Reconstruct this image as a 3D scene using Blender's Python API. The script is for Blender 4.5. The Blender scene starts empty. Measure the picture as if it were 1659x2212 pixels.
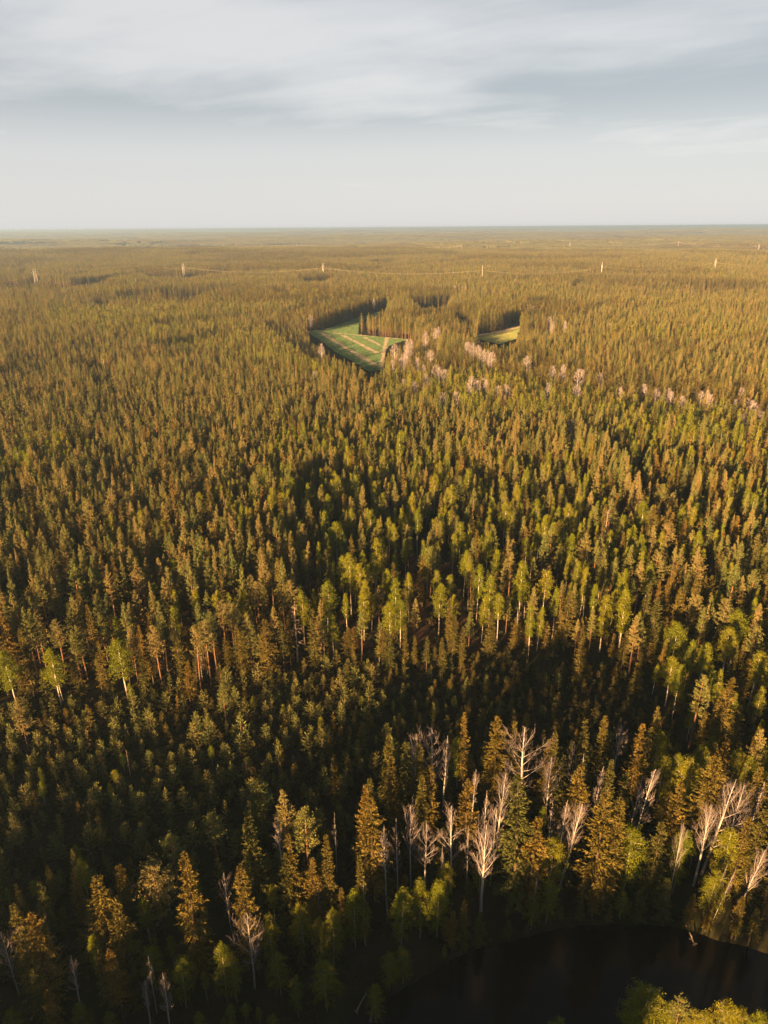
import bpy, math, random
import numpy as np
from mathutils import Matrix, Vector

# ------------------------------------------------------------------ camera, sky, sun, exposure
PW, PH, FPX = 1659.0, 2212.0, 1520.0          # photograph measured in a 1659 x 2212 frame
CAMH = 100.0
PITCH = math.atan((PH/2 - 491.0)/FPX)
ROLL = math.radians(-0.41)
S = bpy.context.scene
cam = bpy.data.cameras.new('camera'); camo = bpy.data.objects.new('camera', cam)
S.collection.objects.link(camo); S.camera = camo
cam.sensor_fit = 'VERTICAL'; cam.sensor_height = 24.0; cam.lens = 24.0*FPX/PH
cam.clip_start = 0.5; cam.clip_end = 120000
CM = Matrix.Rotation(math.pi/2 - PITCH, 4, 'X') @ Matrix.Rotation(ROLL, 4, 'Z')
camo.matrix_world = Matrix.Translation((0, 0, CAMH)) @ CM
RM = np.array(CM)[:3, :3]

SUN_EL, SUN_AZ = math.radians(9.8), math.radians(216.0)     # azimuth clockwise from +Y: low sun behind and to the left
sun = bpy.data.lights.new('sun', 'SUN'); suno = bpy.data.objects.new('sun', sun); S.collection.objects.link(suno)
sun.energy = 5.0; sun.angle = math.radians(0.6); sun.color = (1.0, 0.545, 0.22)
sd = Vector((math.sin(SUN_AZ)*math.cos(SUN_EL), math.cos(SUN_AZ)*math.cos(SUN_EL), math.sin(SUN_EL)))
suno.rotation_euler = sd.to_track_quat('Z', 'Y').to_euler()
suno.location = (0, 0, 300)

S.view_settings.view_transform = 'Standard'; S.view_settings.look = 'None'
S.view_settings.gamma = 1.0; S.view_settings.exposure = 2.65; S.view_settings.use_curve_mapping = False
cy = S.cycles
cy.max_bounces = 4; cy.diffuse_bounces = 2; cy.glossy_bounces = 2; cy.transmission_bounces = 2
cy.volume_bounces = 0; cy.transparent_max_bounces = 4; cy.caustics_reflective = False; cy.caustics_refractive = False
cy.use_denoising = True; cy.denoiser = 'OPENIMAGEDENOISE'
cy.sample_clamp_indirect = 2.0; cy.sample_clamp_direct = 6.0
cy.use_adaptive_sampling = False

class NT:
    """small helper for writing node trees"""
    def __init__(s, tree): s.t = tree; s.n = tree.nodes; s.l = tree.links
    def new(s, kind, ins=None, **kw):
        nd = s.n.new(kind)
        for k, v in kw.items(): setattr(nd, k, v)
        for k, v in (ins or {}).items(): s.set(nd.inputs[k], v)
        return nd
    def set(s, sock, v):
        if isinstance(v, bpy.types.NodeSocket): s.l.new(v, sock)
        elif isinstance(v, bpy.types.Node): s.l.new(v.outputs[0], sock)
        else: sock.default_value = v
    def math(s, op, a, b=0.0, c=0.0, clamp=False):
        nd = s.n.new('ShaderNodeMath'); nd.operation = op; nd.use_clamp = clamp
        for i, v in enumerate((a, b, c)): s.set(nd.inputs[i], v)
        return nd.outputs[0]
    def mix(s, f, a, b):
        nd = s.n.new('ShaderNodeMix'); nd.data_type = 'RGBA'
        s.set(nd.inputs[0], f); s.set(nd.inputs[6], a); s.set(nd.inputs[7], b)
        return nd.outputs[2]
    def ramp(s, fac, stops, interp='LINEAR'):
        nd = s.n.new('ShaderNodeValToRGB'); cr = nd.color_ramp; cr.interpolation = interp
        while len(cr.elements) < len(stops): cr.elements.new(0.5)
        for e, (p, c) in zip(cr.elements, stops): e.position = p; e.color = c if len(c) == 4 else (*c, 1)
        s.set(nd.inputs[0], fac); return nd.outputs[0]

w = bpy.data.worlds.new('World'); S.world = w; w.use_nodes = True
T = NT(w.node_tree); T.n.clear()
sky = T.new('ShaderNodeTexSky', sky_type='NISHITA', sun_disc=False, sun_elevation=SUN_EL, sun_rotation=SUN_AZ, altitude=100)
tc = T.new('ShaderNodeTexCoord'); sx = T.new('ShaderNodeSeparateXYZ', {0: tc.outputs['Generated']})
X, Y, Z = sx.outputs
zc = T.math('MAXIMUM', Z, 0.0)
den = T.math('ADD', zc, 0.055)
u = T.math('DIVIDE', X, den); v = T.math('DIVIDE', Y, den)          # the cloud layer seen in perspective
cv = T.new('ShaderNodeCombineXYZ', {0: T.math('ADD', T.math('MULTIPLY', u, 0.42), T.math('MULTIPLY', v, -0.03)), 1: T.math('ADD', T.math('MULTIPLY', v, 0.34), T.math('MULTIPLY', u, 0.10)), 2: 3.1})
n1 = T.new('ShaderNodeTexNoise', {'Vector': cv, 'Scale': 1.0, 'Detail': 6.0, 'Roughness': 0.5, 'Distortion': 0.5})
cv2 = T.new('ShaderNodeCombineXYZ', {0: T.math('ADD', T.math('MULTIPLY', u, 0.55), T.math('MULTIPLY', v, 0.05)), 1: T.math('ADD', T.math('MULTIPLY', v, 0.9), T.math('MULTIPLY', u, 0.30)), 2: 7.7})
n2 = T.new('ShaderNodeTexNoise', {'Vector': cv2, 'Scale': 1.5, 'Detail': 6.0, 'Roughness': 0.55, 'Distortion': 0.5})
cl = T.math('ADD', T.math('MULTIPLY', n1.outputs[0], 0.74), T.math('MULTIPLY', n2.outputs[0], 0.26))
cov = T.ramp(cl, [(0.41, (0, 0, 0)), (0.64, (1, 1, 1))], 'EASE')
# the veil thickens to an even pale sheet low over the horizon
low = T.ramp(Z, [(0.0, (1, 1, 1)), (0.075, (0.85, 0.85, 0.85)), (0.16, (0.0, 0.0, 0.0))], 'EASE')
fac = T.math('MAXIMUM', cov, low)
blue = (0.69, 0.745, 0.80, 1)
pale = (1.12, 1.105, 1.115, 1)
cloud = T.mix(fac, blue, pale)
# higher up the veil thins out and the evening sky is darker than near the horizon
zen = T.ramp(Z, [(0.0, (1, 1, 1)), (0.30, (1, 1, 1)), (0.60, (.22, .24, .28)), (1.0, (.15, .18, .23))], 'EASE')
cz = T.new('ShaderNodeVectorMath', {0: cloud, 1: zen}, operation='MULTIPLY')
allsky = T.mix(0.97, sky.outputs[0], cz.outputs[0])
bg = T.new('ShaderNodeBackground', {'Color': allsky, 'Strength': 0.1})
T.new('ShaderNodeOutputWorld', {'Surface': bg})
w.cycles.sampling_method = 'AUTOMATIC'

# ------------------------------------------------------------------ projection helpers (photograph <-> ground)
def ray(px, py):
    px = np.asarray(px, float); py = np.asarray(py, float)
    d = np.stack([(px - PW/2)/FPX, -(py - PH/2)/FPX, -np.ones_like(px)], -1)
    return d @ RM.T
def at(px, py, z=0.0):
    d = ray(px, py); t = (z - CAMH)/d[..., 2]
    return d[..., 0]*t, d[..., 1]*t
def proj(x, y, z):
    p = np.stack([np.asarray(x, float), np.asarray(y, float), np.asarray(z, float) - CAMH], -1) @ RM
    dz = -p[..., 2]; ok = dz > 1.0; dzs = np.where(ok, dz, 1.0)
    return np.where(ok, PW/2 + FPX*p[..., 0]/dzs, -1e5), np.where(ok, PH/2 - FPX*p[..., 1]/dzs, 1e5), dz
def inpoly(x, y, poly):
    poly = np.asarray(poly, float); r = np.zeros(np.shape(x), bool); j = len(poly) - 1
    for i in range(len(poly)):
        xi, yi = poly[i]; xj, yj = poly[j]
        if yi != yj:
            r ^= ((yi > y) != (yj > y)) & (x < (xj - xi)*(y - yi)/(yj - yi) + xi)
        j = i
    return r
def segdist(x, y, poly, closed=True):
    poly = np.asarray(poly, float); best = np.full(np.shape(x), 1e9)
    n = len(poly)
    for i in range(n if closed else n - 1):
        a = poly[i]; b = poly[(i + 1) % n]; d = b - a; L = (d*d).sum() + 1e-9
        t = np.clip(((x - a[0])*d[0] + (y - a[1])*d[1])/L, 0, 1)
        best = np.minimum(best, np.hypot(x - a[0] - t*d[0], y - a[1] - t*d[1]))
    return best
def world_poly(pp, z=0.0):
    pp = np.asarray(pp, float); x, y = at(pp[:, 0], pp[:, 1], z); return np.stack([x, y], 1)

rng = np.random.default_rng(11)

# ------------------------------------------------------------------ the lie of the land
POND = [(640, 2270), (700, 2232), (780, 2190), (850, 2152), (900, 2122), (960, 2085), (1010, 2060), (1060, 2045), (1110, 2035), (1180, 2014), (1250, 2003), (1340, 1999), (1440, 2003),
        (1510, 2018), (1560, 2036), (1660, 2062), (1800, 2090), (2000, 2160), (2050, 2240), (1900, 2262), (1659, 2252), (1500, 2262), (1350, 2275), (1250, 2300), (1150, 2330), (1000, 2360), (850, 2340), (700, 2300)]
pond_w = world_poly(POND, -1.2)
def z3(x, y): return ((900 + x/1.8433)*.6636, (900 + y/1.8433)*.6636)
FIELD1 = [z3(*p) for p in [(170, 330), (270, 325), (330, 308), (450, 263), (505, 255), (492, 300), (486, 352), (650, 368), (790, 380), (740, 395), (690, 410), (650, 440), (640, 500), (632, 560), (560, 575), (480, 522), (370, 462), (262, 382), (200, 345)]]
FIELD2 = [z3(*p) for p in [(1195, 352), (1300, 343), (1400, 314), (1458, 293), (1462, 310), (1445, 350), (1440, 375), (1345, 408), (1250, 388), (1205, 374)]]
def zp(x, y): return (.28*x, 477.8 + .28*y)
GRAVEL = [zp(*p) for p in [(118, 384), (150, 364), (196, 352), (222, 356), (196, 374), (160, 392)]]
GAPS = [GRAVEL] + [[z3(*p) for p in q] for q in (
    [(440, 268), (560, 222), (655, 205), (690, 212), (600, 240), (505, 262)],      # strip of field behind the wooded spur
    [(800, 205), (900, 195), (1030, 178), (1050, 190), (900, 215), (830, 220)],
    [(1040, 268), (1090, 280), (1200, 345), (1150, 345), (1060, 290)],
    [(560, 62), (700, 52), (700, 66), (590, 78)], [(180, 52), (320, 44), (330, 60), (200, 66)])]
TRACK1 = [(905, 1195), (897, 1230), (893, 1270), (896, 1310), (905, 1350), (925, 1400)]
TRACK2 = [(962, 1215), (967, 1250), (978, 1290), (993, 1330), (1012, 1372), (1035, 1410)]
TRACK3 = [(740, 1330), (790, 1400)]
YOUNG = [(-900, 1620), (-300, 1590), (0, 1545), (200, 1515), (330, 1500), (430, 1480), (560, 1475), (660, 1450), (800, 1425), (950, 1418), (1100, 1415), (1290, 1435), (1390, 1470), (1430, 1560), (1490, 1660), (1500, 1740),
         (1350, 1790), (1050, 1790), (900, 1800), (800, 1850), (700, 1880), (560, 1900), (430, 1910), (300, 1935), (0, 1945), (-300, 1960), (-900, 2000)]
f1w, f2w = world_poly(FIELD1), world_poly(FIELD2)
def relief(x, y):
    r = np.hypot(x, y); k = np.clip((r - 1100)/2500, 0, 1); k = k*k*(3 - 2*k)
    z = (np.sin(x/1310 + 1.3 + np.sin(y/2100))*np.sin(y/980 + .4) + .7*np.sin(x/730 - y/560 + 2.1) + .5*np.sin(x/2900 + y/1500) + .35*np.sin(y/330 + x/900))
    far = np.clip((r - 5000)/12000, 0, 1)
    return k*z*(13 + 16*far)
def height(x, y):
    x = np.asarray(x, float); y = np.asarray(y, float); z = relief(x, y)
    near = (np.abs(x) < 160) & (y > 20) & (y < 160)
    if near.any():
        d = segdist(x[near], y[near], pond_w); ins = inpoly(x[near], y[near], pond_w)
        s = np.where(ins, -d, d)
        z = z.copy(); z[near] = -1.2 + np.clip(s, -6, 7)*np.where(s < 0, .35, .17)
    return z

# ------------------------------------------------------------------ materials
def mat(name):
    m = bpy.data.materials.new(name); m.use_nodes = True; t = NT(m.node_tree); t.n.clear(); return m, t
def leaf_mat(name, cols, trans=0.22, tcol=None, nscale=0.55, spread=1.0):
    """cols: tints between which each tree falls; a slow noise makes paler and duller sprays inside the crown"""
    m, t = mat(name)
    oi = t.new('ShaderNodeObjectInfo')
    base = t.ramp(oi.outputs['Random'], [(i/(len(cols) - 1), c) for i, c in enumerate(cols)])
    tc = t.new('ShaderNodeTexCoord')
    n = t.new('ShaderNodeTexNoise', {'Vector': tc.outputs['Object'], 'Scale': nscale, 'Detail': 2.0})
    k = t.math('MULTIPLY_ADD', n.outputs[0], 1.1*spread, 1 - 0.52*spread)
    geo = t.new('ShaderNodeNewGeometry')
    k2 = t.math('MULTIPLY', k, t.math('MULTIPLY_ADD', geo.outputs['Random Per Island'], 0.6, 0.7))
    col = t.new('ShaderNodeVectorMath', {0: base}, operation='SCALE'); t.set(col.inputs['Scale'], k2)
    d = t.new('ShaderNodeBsdfDiffuse', {'Color': col.outputs[0]})
    tr = t.new('ShaderNodeBsdfTranslucent', {'Color': col.outputs[0]})
    mx = t.new('ShaderNodeMixShader', {0: trans, 1: d, 2: tr})
    t.new('ShaderNodeOutputMaterial', {'Surface': mx}); return m
def bark_mat(name, low, high, z0=0.0, z1=1.0, spots=None, scale=3.0):
    m, t = mat(name)
    tc = t.new('ShaderNodeTexCoord'); sp = t.new('ShaderNodeSeparateXYZ', {0: tc.outputs['Object']})
    f = t.new('ShaderNodeMapRange', {0: sp.outputs[2], 1: z0, 2: z1})
    c = t.mix(f.outputs[0], (*low, 1), (*high, 1))
    mp = t.new('ShaderNodeMapping', {'Vector': tc.outputs['Object'], 'Scale': (1, 1, .5)})
    n = t.new('ShaderNodeTexNoise', {'Vector': mp, 'Scale': scale, 'Detail': 4.0, 'Roughness': .65})
    if spots: c = t.mix(t.ramp(n.outputs[0], [(0.52, (0, 0, 0)), (0.60, (1, 1, 1))]), c, (*spots, 1))
    else: c = t.mix(t.math('MULTIPLY', n.outputs[0], .7), c, tuple(x*.55 for x in (low if z1 < 2 else high)) + (1,))
    b = t.new('ShaderNodeBsdfDiffuse', {'Color': c}); t.new('ShaderNodeOutputMaterial', {'Surface': b}); return m
M = {}
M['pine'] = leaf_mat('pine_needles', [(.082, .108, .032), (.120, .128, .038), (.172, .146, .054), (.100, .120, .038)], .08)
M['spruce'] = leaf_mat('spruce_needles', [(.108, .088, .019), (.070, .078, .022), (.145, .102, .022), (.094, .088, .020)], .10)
M['spruce_dark'] = leaf_mat('far_spruce_needles', [(.060, .074, .024), (.085, .080, .024), (.125, .092, .022), (.070, .078, .024)], .10)  # darker, greener needles of the far spruces
M['birch'] = leaf_mat('birch_leaves', [(.120, .155, .013), (.160, .182, .015), (.190, .190, .018), (.130, .160, .014)], .38)
M['young'] = leaf_mat('young_pine_needles', [(.085, .105, .030), (.110, .120, .036), (.125, .120, .038), (.090, .110, .032)], .15, nscale=.9)
M['bush'] = leaf_mat('bush_leaves', [(.06, .05, .025), (.05, .06, .02), (.085, .055, .035)], .15)
M['pine_bark'] = bark_mat('pine_bark', (.10, .07, .05), (.22, .115, .07), 3, 11)
M['spruce_bark'] = bark_mat('spruce_bark', (.07, .055, .042), (.09, .07, .05), 2, 16)
M['birch_bark'] = bark_mat('birch_bark', (.18, .16, .13), (.42, .39, .34), 0, 8, spots=(.12, .10, .09), scale=2.2)
M['aspen_bark'] = bark_mat('aspen_bark', (.22, .21, .20), (.38, .37, .36), 0, 8)
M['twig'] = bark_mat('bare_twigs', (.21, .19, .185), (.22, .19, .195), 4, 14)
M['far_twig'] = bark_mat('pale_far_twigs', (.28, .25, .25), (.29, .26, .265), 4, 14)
M['dead_bark'] = bark_mat('dead_wood', (.28, .23, .19), (.30, .25, .20), 2, 12)

# ------------------------------------------------------------------ mesh collecting
class Geo:
    def __init__(s): s.v = []; s.f = []; s.m = []; s.n = 0
    def add(s, verts, faces, m=0):
        verts = np.asarray(verts, float).reshape(-1, 3)
        s.v.append(verts); faces = np.asarray(faces, int)
        s.f.append(faces + s.n); s.m.append(np.full(len(faces), m)); s.n += len(verts)
    def tube(s, pts, rad, sides=6, m=0, cap=True):
        pts = np.asarray(pts, float); k = len(pts); rad = np.asarray(rad, float)
        tan = np.gradient(pts, axis=0); tan /= np.linalg.norm(tan, axis=1)[:, None] + 1e-9
        ref = np.array([1., 0, 0]) if abs(tan[0][0]) < .8 else np.array([0, 1., 0])
        a = np.cross(tan, ref); a /= np.linalg.norm(a, axis=1)[:, None] + 1e-9; b = np.cross(tan, a)
        th = np.arange(sides)*2*np.pi/sides
        ring = pts[:, None] + rad[:, None, None]*(np.cos(th)[None, :, None]*a[:, None] + np.sin(th)[None, :, None]*b[:, None])
        i = np.arange(k - 1)[:, None]*sides; j = np.arange(sides)[None]; j2 = (j + 1) % sides
        q = np.stack([i + j, i + j2, i + sides + j2, i + sides + j], -1).reshape(-1, 4)
        s.add(ring.reshape(-1, 3), q, m)
        if cap:
            e = s.n - sides; s.f.append(np.array([[e + 0, e + t, e + t + 1, e + t + 1] for t in range(1, sides - 1)])); s.m.append(np.full(sides - 2, m))
    def tufts(s, base, dirs, L, W, m=0, r=None):
        """leaf sprays: one slim triangle each, turned at random about its own axis"""
        r = r or rng; N = len(base)
        if not N: return
        d = dirs/(np.linalg.norm(dirs, axis=1)[:, None] + 1e-9)
        q = r.normal(size=(N, 3)); a = np.cross(d, q); a /= np.linalg.norm(a, axis=1)[:, None] + 1e-9
        L = np.broadcast_to(L, N)[:, None]; W = np.broadcast_to(W, N)[:, None]
        p0 = base - a*W*.5; p1 = base + a*W*.5; p2 = base + d*L + a*W*r.uniform(-.4, .4, (N, 1))
        v = np.stack([p0, p1, p2], 1).reshape(-1, 3); i = np.arange(N)*3
        s.add(v, np.stack([i, i + 1, i + 2, i + 2], 1), m)
    def leaves(s, c, size, m=0, r=None, elong=1.3):
        """small four-cornered leaf sprays about the points c"""
        r = r or rng; N = len(c)
        a = r.normal(size=(N, 3)); a /= np.linalg.norm(a, axis=1)[:, None]
        b = np.cross(a, r.normal(size=(N, 3))); b /= np.linalg.norm(b, axis=1)[:, None] + 1e-9
        z = np.broadcast_to(size, N)[:, None]
        v = np.stack([c - a*z*elong, c - b*z*.55, c + a*z*elong, c + b*z*.55], 1).reshape(-1, 3)
        i = np.arange(N)*4; s.add(v, np.stack([i, i + 1, i + 2, i + 3], 1), m)
    def mesh(s, name, mats, smooth=False):
        v = np.concatenate(s.v); f = np.concatenate(s.f); mi = np.concatenate(s.m)
        tri = f[:, 2] == f[:, 3]
        me = bpy.data.meshes.new(name); me.vertices.add(len(v)); me.vertices.foreach_set('co', v.ravel())
        tot = np.where(tri, 3, 4); st = np.concatenate([[0], np.cumsum(tot)[:-1]])
        keep = np.ones(f.shape, bool); keep[tri, 3] = False
        me.loops.add(int(tot.sum())); me.loops.foreach_set('vertex_index', f[keep].astype(np.int32))
        me.polygons.add(len(f)); me.polygons.foreach_set('loop_start', st.astype(np.int32))
        me.polygons.foreach_set('material_index', mi.astype(np.int32))
        if smooth: me.polygons.foreach_set('use_smooth', np.ones(len(f), bool))
        for mm in mats: me.materials.append(mm)
        me.update(calc_edges=True); me.validate(); return me

# ------------------------------------------------------------------ tree shapes: each returns (trunk Geo, crown Geo)
def trunk(g, h, r0, r, lean=.012, sides=7, top=.02, m=0, n=9, curve=1.0):
    z = np.linspace(0, h, n); wob = np.cumsum(r.normal(0, lean*h/n, (n, 2))*curve, 0); wob -= wob[0]
    p = np.column_stack([wob, z]); g.tube(p, r0*(1 - z/h)**.85 + top, sides, m); return p
def along(p, z):
    return np.stack([np.interp(z, p[:, 2], p[:, 0]), np.interp(z, p[:, 2], p[:, 1]), z], -1)

def make_spruce(seed, h=20., R=2.1, base=.10, det=1.0, ragged=.22, gap=0.0):
    r = np.random.default_rng(seed); tg, cg = Geo(), Geo()
    p = trunk(tg, h, .17 + h*.005, r, .006, 6 if det > .5 else 3, n=7 if det > .5 else 3)
    nb = int(h*(1 - base)*(18 if det > .9 else 13)*det**.5) ; z0 = h*base
    zz = z0 + (h - z0)*r.random(nb)**.93
    rel = (zz - z0)/(h - z0); az = r.uniform(0, 2*np.pi, nb)
    # the crown breaks into irregular flounces
    lobes = 1 + ragged*np.sin(az*r.integers(2, 4) + zz*1.1 + r.uniform(0, 6)) + ragged*.8*np.sin(zz*2.3 + r.uniform(0, 6)) + r.normal(0, .13, nb)
    bl = R*np.clip(1 - rel, 0.02, 1)**.60*np.clip(lobes, .3, 1.5)*np.clip(.55 + rel*4, 0, 1) + .12
    if gap: bl *= np.where(r.random(nb) < gap, .35, 1)
    T_ = max(3, int((15 if det > .9 else 11)*det)); t = (np.arange(T_)[None] + r.random((nb, T_)))/T_
    t = .12 + .88*t
    drop = (-.12 - .30*(1 - rel))[:, None]
    o = along(p, zz)
    dx, dy = np.cos(az)[:, None], np.sin(az)[:, None]
    L = bl[:, None]
    px = o[:, 0, None] + dx*L*t; py = o[:, 1, None] + dy*L*t
    pz = o[:, 2, None] + L*(.30*rel[:, None]*t + drop*t*1.2 + .22*t**2.5)
    b = np.stack([px, py, pz], -1).reshape(-1, 3)
    side = r.choice([-1, 1], (nb, T_))*r.uniform(.3, 1.0, (nb, T_))
    ddx = dx*.8 - dy*side; ddy = dy*.8 + dx*side
    d = np.stack([ddx, ddy, np.full((nb, T_), -.28) + r.normal(0, .28, (nb, T_)) + .5*rel[:, None]], -1).reshape(-1, 3)
    s = (.30 + .30*np.clip(bl, 0, 2.2)/2.2)[:, None]*(1.15 - .45*t)*r.uniform(.7, 1.25, (nb, T_))/det**.33*(.86 if det > .9 else 1)
    cg.tufts(b, d, s.ravel(), s.ravel()*.50, 0, r)
    k = 7; zt = np.linspace(h*.93, h*.995, k); o = along(p, zt)
    for q in range(k):
        a = r.uniform(0, 6.28, 3); cg.tufts(np.repeat(o[q:q + 1], 3, 0), np.stack([np.cos(a)*.7, np.sin(a)*.7, np.full(3, .7)], 1), .38, .12, 0, r)
    return tg, cg, ('spruce_bark', 'spruce')

def make_pine(seed, h=18., R=1.9, base=.5, det=1.0, cone=.5, dead=0.0):
    r = np.random.default_rng(seed); tg, cg = Geo(), Geo()
    p = trunk(tg, h, .13 + h*.006, r, .012, 6 if det > .5 else 3, n=8 if det > .5 else 3)
    z0 = h*base; nb = int((h - z0)*9.5*det**.4)
    zz = z0 + (h - z0)*r.random(nb)**.85; rel = (zz - z0)/(h - z0); az = r.uniform(0, 2*np.pi, nb)
    prof = (1 - cone)*np.sqrt(np.clip(1 - (rel*1.02 - .18)**2/.72, 0.02, 1)) + cone*np.clip(1.0 - rel, .02, 1)**.88*np.clip(.55 + 3*rel, 0, 1)*1.15
    bl = R*prof*np.clip(1 + r.normal(0, .2, nb), .45, 1.5) + .1
    el = r.uniform(-.05, .35, nb) + .65*rel
    nc = max(2, int(4*det + .5)); T_ = max(3, int(10*det))
    tt = (np.arange(nc)[None] + r.random((nb, nc)))/nc*.75 + .27
    o = along(p, zz)
    lat = r.normal(0, .16, (nb, nc))*bl[:, None]
    cx = o[:, 0, None] + np.cos(az)[:, None]*bl[:, None]*tt - np.sin(az)[:, None]*lat
    cyy = o[:, 1, None] + np.sin(az)[:, None]*bl[:, None]*tt + np.cos(az)[:, None]*lat
    cz = o[:, 2, None] + bl[:, None]*tt*np.sin(el)[:, None] + .14*tt**2*bl[:, None]
    c = np.stack([cx, cyy, cz], -1).reshape(-1, 3)
    c = np.concatenate([c, along(p, np.linspace(h*.9, h*1.0, max(2, int(5*det))))])
    n = len(c); cc = np.repeat(c, T_, 0)
    d = r.normal(size=(n*T_, 3)); d[:, 2] = np.abs(d[:, 2])*.8 + .15
    d[:, :2] += .5*(cc[:, :2] - along(p, cc[:, 2])[:, :2])/R
    d /= np.linalg.norm(d, axis=1)[:, None]
    sz = .33/det**.35; tp = np.clip((h - cc[:, 2])/(h - z0)*1.7 + .38, .38, 1.1)
    cg.tufts(cc + r.normal(0, .10, cc.shape), d, sz*tp*r.uniform(.7, 1.35, n*T_), sz*(.40 if det > .7 else .50), 0, r)
    zt = np.linspace(h*.95, h*1.01, 5); ot = np.repeat(along(p, zt), 4, 0); cg.tufts(ot, np.column_stack([r.normal(0, .45, 20), r.normal(0, .45, 20), np.ones(20)]), .42, .13, 0, r)
    if det > .7:
        for q in r.choice(nb, min(nb, 26), replace=False):
            e = np.array([np.cos(az[q]), np.sin(az[q]), np.sin(el[q])*.9])*bl[q]*.8
            cg.tube(np.stack([o[q], o[q] + e*.5, o[q] + e + [0, 0, .1]]), [.05, .035, .015], 3, 1, cap=False)
        for _ in range(7):                                              # dead snags under the crown
            z = z0*r.uniform(.55, 1.0); a = r.uniform(0, 6.28); q = along(p, np.array([z]))[0]; l = r.uniform(.6, 1.6)
            cg.tube(np.stack([q, q + [np.cos(a)*l, np.sin(a)*l, r.uniform(-.1, .2)*l]]), [.03, .012], 3, 1, cap=False)
    return tg, cg, ('pine_bark', 'pine')

def make_birch(seed, h=16., R=1.8, base=.38, det=1.0, round_=0.5, stems=1):
    r = np.random.default_rng(seed); tg, cg = Geo(), Geo()
    p = trunk(tg, h*.97, .07 + h*.0045, r, .02, 6 if det > .5 else 3, n=8 if det > .5 else 3, top=.025)
    z0 = h*base; nb = int((h - z0)*9*det**.4)
    zz = z0 + (h - z0)*r.random(nb)**.9; rel = (zz - z0)/(h - z0); az = r.uniform(0, 2*np.pi, nb)
    prof = np.sin(np.pi*np.clip(rel*.86 + .12, 0, 1))**(.9 - .5*round_)*(1 - .35*rel*(1 - round_))
    bl = R*prof*np.clip(1 + r.normal(0, .24, nb), .4, 1.5) + .1
    T_ = max(2, int(5*det + .5)); t = (np.arange(T_)[None] + r.random((nb, T_)))/T_*.8 + .2
    o = along(p, zz)
    up = (.55 - .15*rel)[:, None]
    c = np.stack([o[:, 0, None] + np.cos(az)[:, None]*bl[:, None]*t, o[:, 1, None] + np.sin(az)[:, None]*bl[:, None]*t,
                  o[:, 2, None] + bl[:, None]*(up*t*1.2 - .55*t**2.2)], -1).reshape(-1, 3)
    K = max(3, int(11*det)); n = len(c)
    cc = np.repeat(c, K, 0) + r.normal(0, .17 + .05/det, (n*K, 3))*np.array([1, 1, 1.25]) + np.array([0, 0, -.12])
    cg.leaves(cc, .105/det**.5*r.uniform(.6, 1.35, n*K), 0, r)
    if det > .5:
        for q in r.choice(nb, min(nb, 30), replace=False):
            e = np.array([np.cos(az[q])*bl[q]*.75, np.sin(az[q])*bl[q]*.75, bl[q]*.45])
            cg.tube(np.stack([o[q] - [0, 0, .1], o[q] + e*.5, o[q] + e]), [.035, .022, .01], 3, 1, cap=False)
    return tg, cg, ('birch_bark', 'birch')

def make_bare(seed, h=16., R=2.6, base=.35, det=1.0, spread=.6):
    r = np.random.default_rng(seed); tg, cg = Geo(), Geo()
    p = trunk(tg, h, .10 + h*.0055, r, .022, 6, n=9, top=.022)
    thick = .62 if det > .5 else 1.5
    def limb(o, d, L, rad, lev):
        k = 4; pts = [o]; dd = d.copy()
        for _ in range(k):
            dd = dd + r.normal(0, .085, 3) + np.array([0, 0, .06]); dd /= np.linalg.norm(dd)
            pts.append(pts[-1] + dd*L/k)
        pts = np.array(pts); cg.tube(pts, np.linspace(rad, max(rad*.35, .011*thick), k + 1), 3 if lev else 4, 0 if lev else 1, cap=False)
        if lev < (2 if det > .5 else 1):
            nb = {0: 8, 1: 4}[lev] if det > .5 else 5
            for q in range(nb):
                f = r.uniform(.18, 1.0); b = pts[0]*(1 - f) + pts[-1]*f; i = min(int(f*k), k - 1); g = f*k - i
                b = pts[i]*(1 - g) + pts[i + 1]*g
                ax = r.normal(size=3); ax -= ax.dot(dd)*dd; ax /= np.linalg.norm(ax)
                nd = dd*.85 + ax*.55 + np.array([0, 0, .22]); nd /= np.linalg.norm(nd)
                limb(b, nd, L*r.uniform(.34, .62)*(1.15 - .5*f), max(rad*.5, .014*thick), lev + 1)
    nl = int((22 if det > .5 else 14)*h/16)
    for q in range(nl):
        rel = (q + r.random())/nl; z = h*(base + (.97 - base)*rel); a = q*2.4 + r.normal(0, .5)
        L = R*(.30 + 1.05*math.sin(math.pi*min(1, rel*.82 + .22))**.9)*r.uniform(.7, 1.2)*(.55 + .45*min(1, (1 - rel)*2.2))
        el = min(1.35, (spread + .22)*r.uniform(.8, 1.2) + .35*rel)
        limb(along(p, np.array([z]))[0], np.array([np.cos(a)*np.cos(el), np.sin(a)*np.cos(el), np.sin(el)]), L, max(.060*(1 - rel) + .020, .025)*thick, 0)
    if det <= .5:       # from afar the fine twigs read as a soft pinkish fan
        n = 330; rel = r.random(n)**.8; a = r.uniform(0, 6.28, n); q = R*np.sin(np.pi*np.clip(rel*.8 + .17, 0, 1))**.8*np.sqrt(r.random(n)); z = h*(base*.8 + (.98 - base*.8)*rel)
        b = along(p, z); b[:, 0] += np.cos(a)*q*.8; b[:, 1] += np.sin(a)*q*.8; b[:, 2] -= .4
        cg.tufts(b, np.stack([np.cos(a)*.5, np.sin(a)*.5, np.full(n, .9)], 1), r.uniform(.8, 1.9, n), .125, 0, r)
    return tg, cg, ('aspen_bark', 'twig') if det > .5 else ('aspen_bark', 'far_twig')

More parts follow.
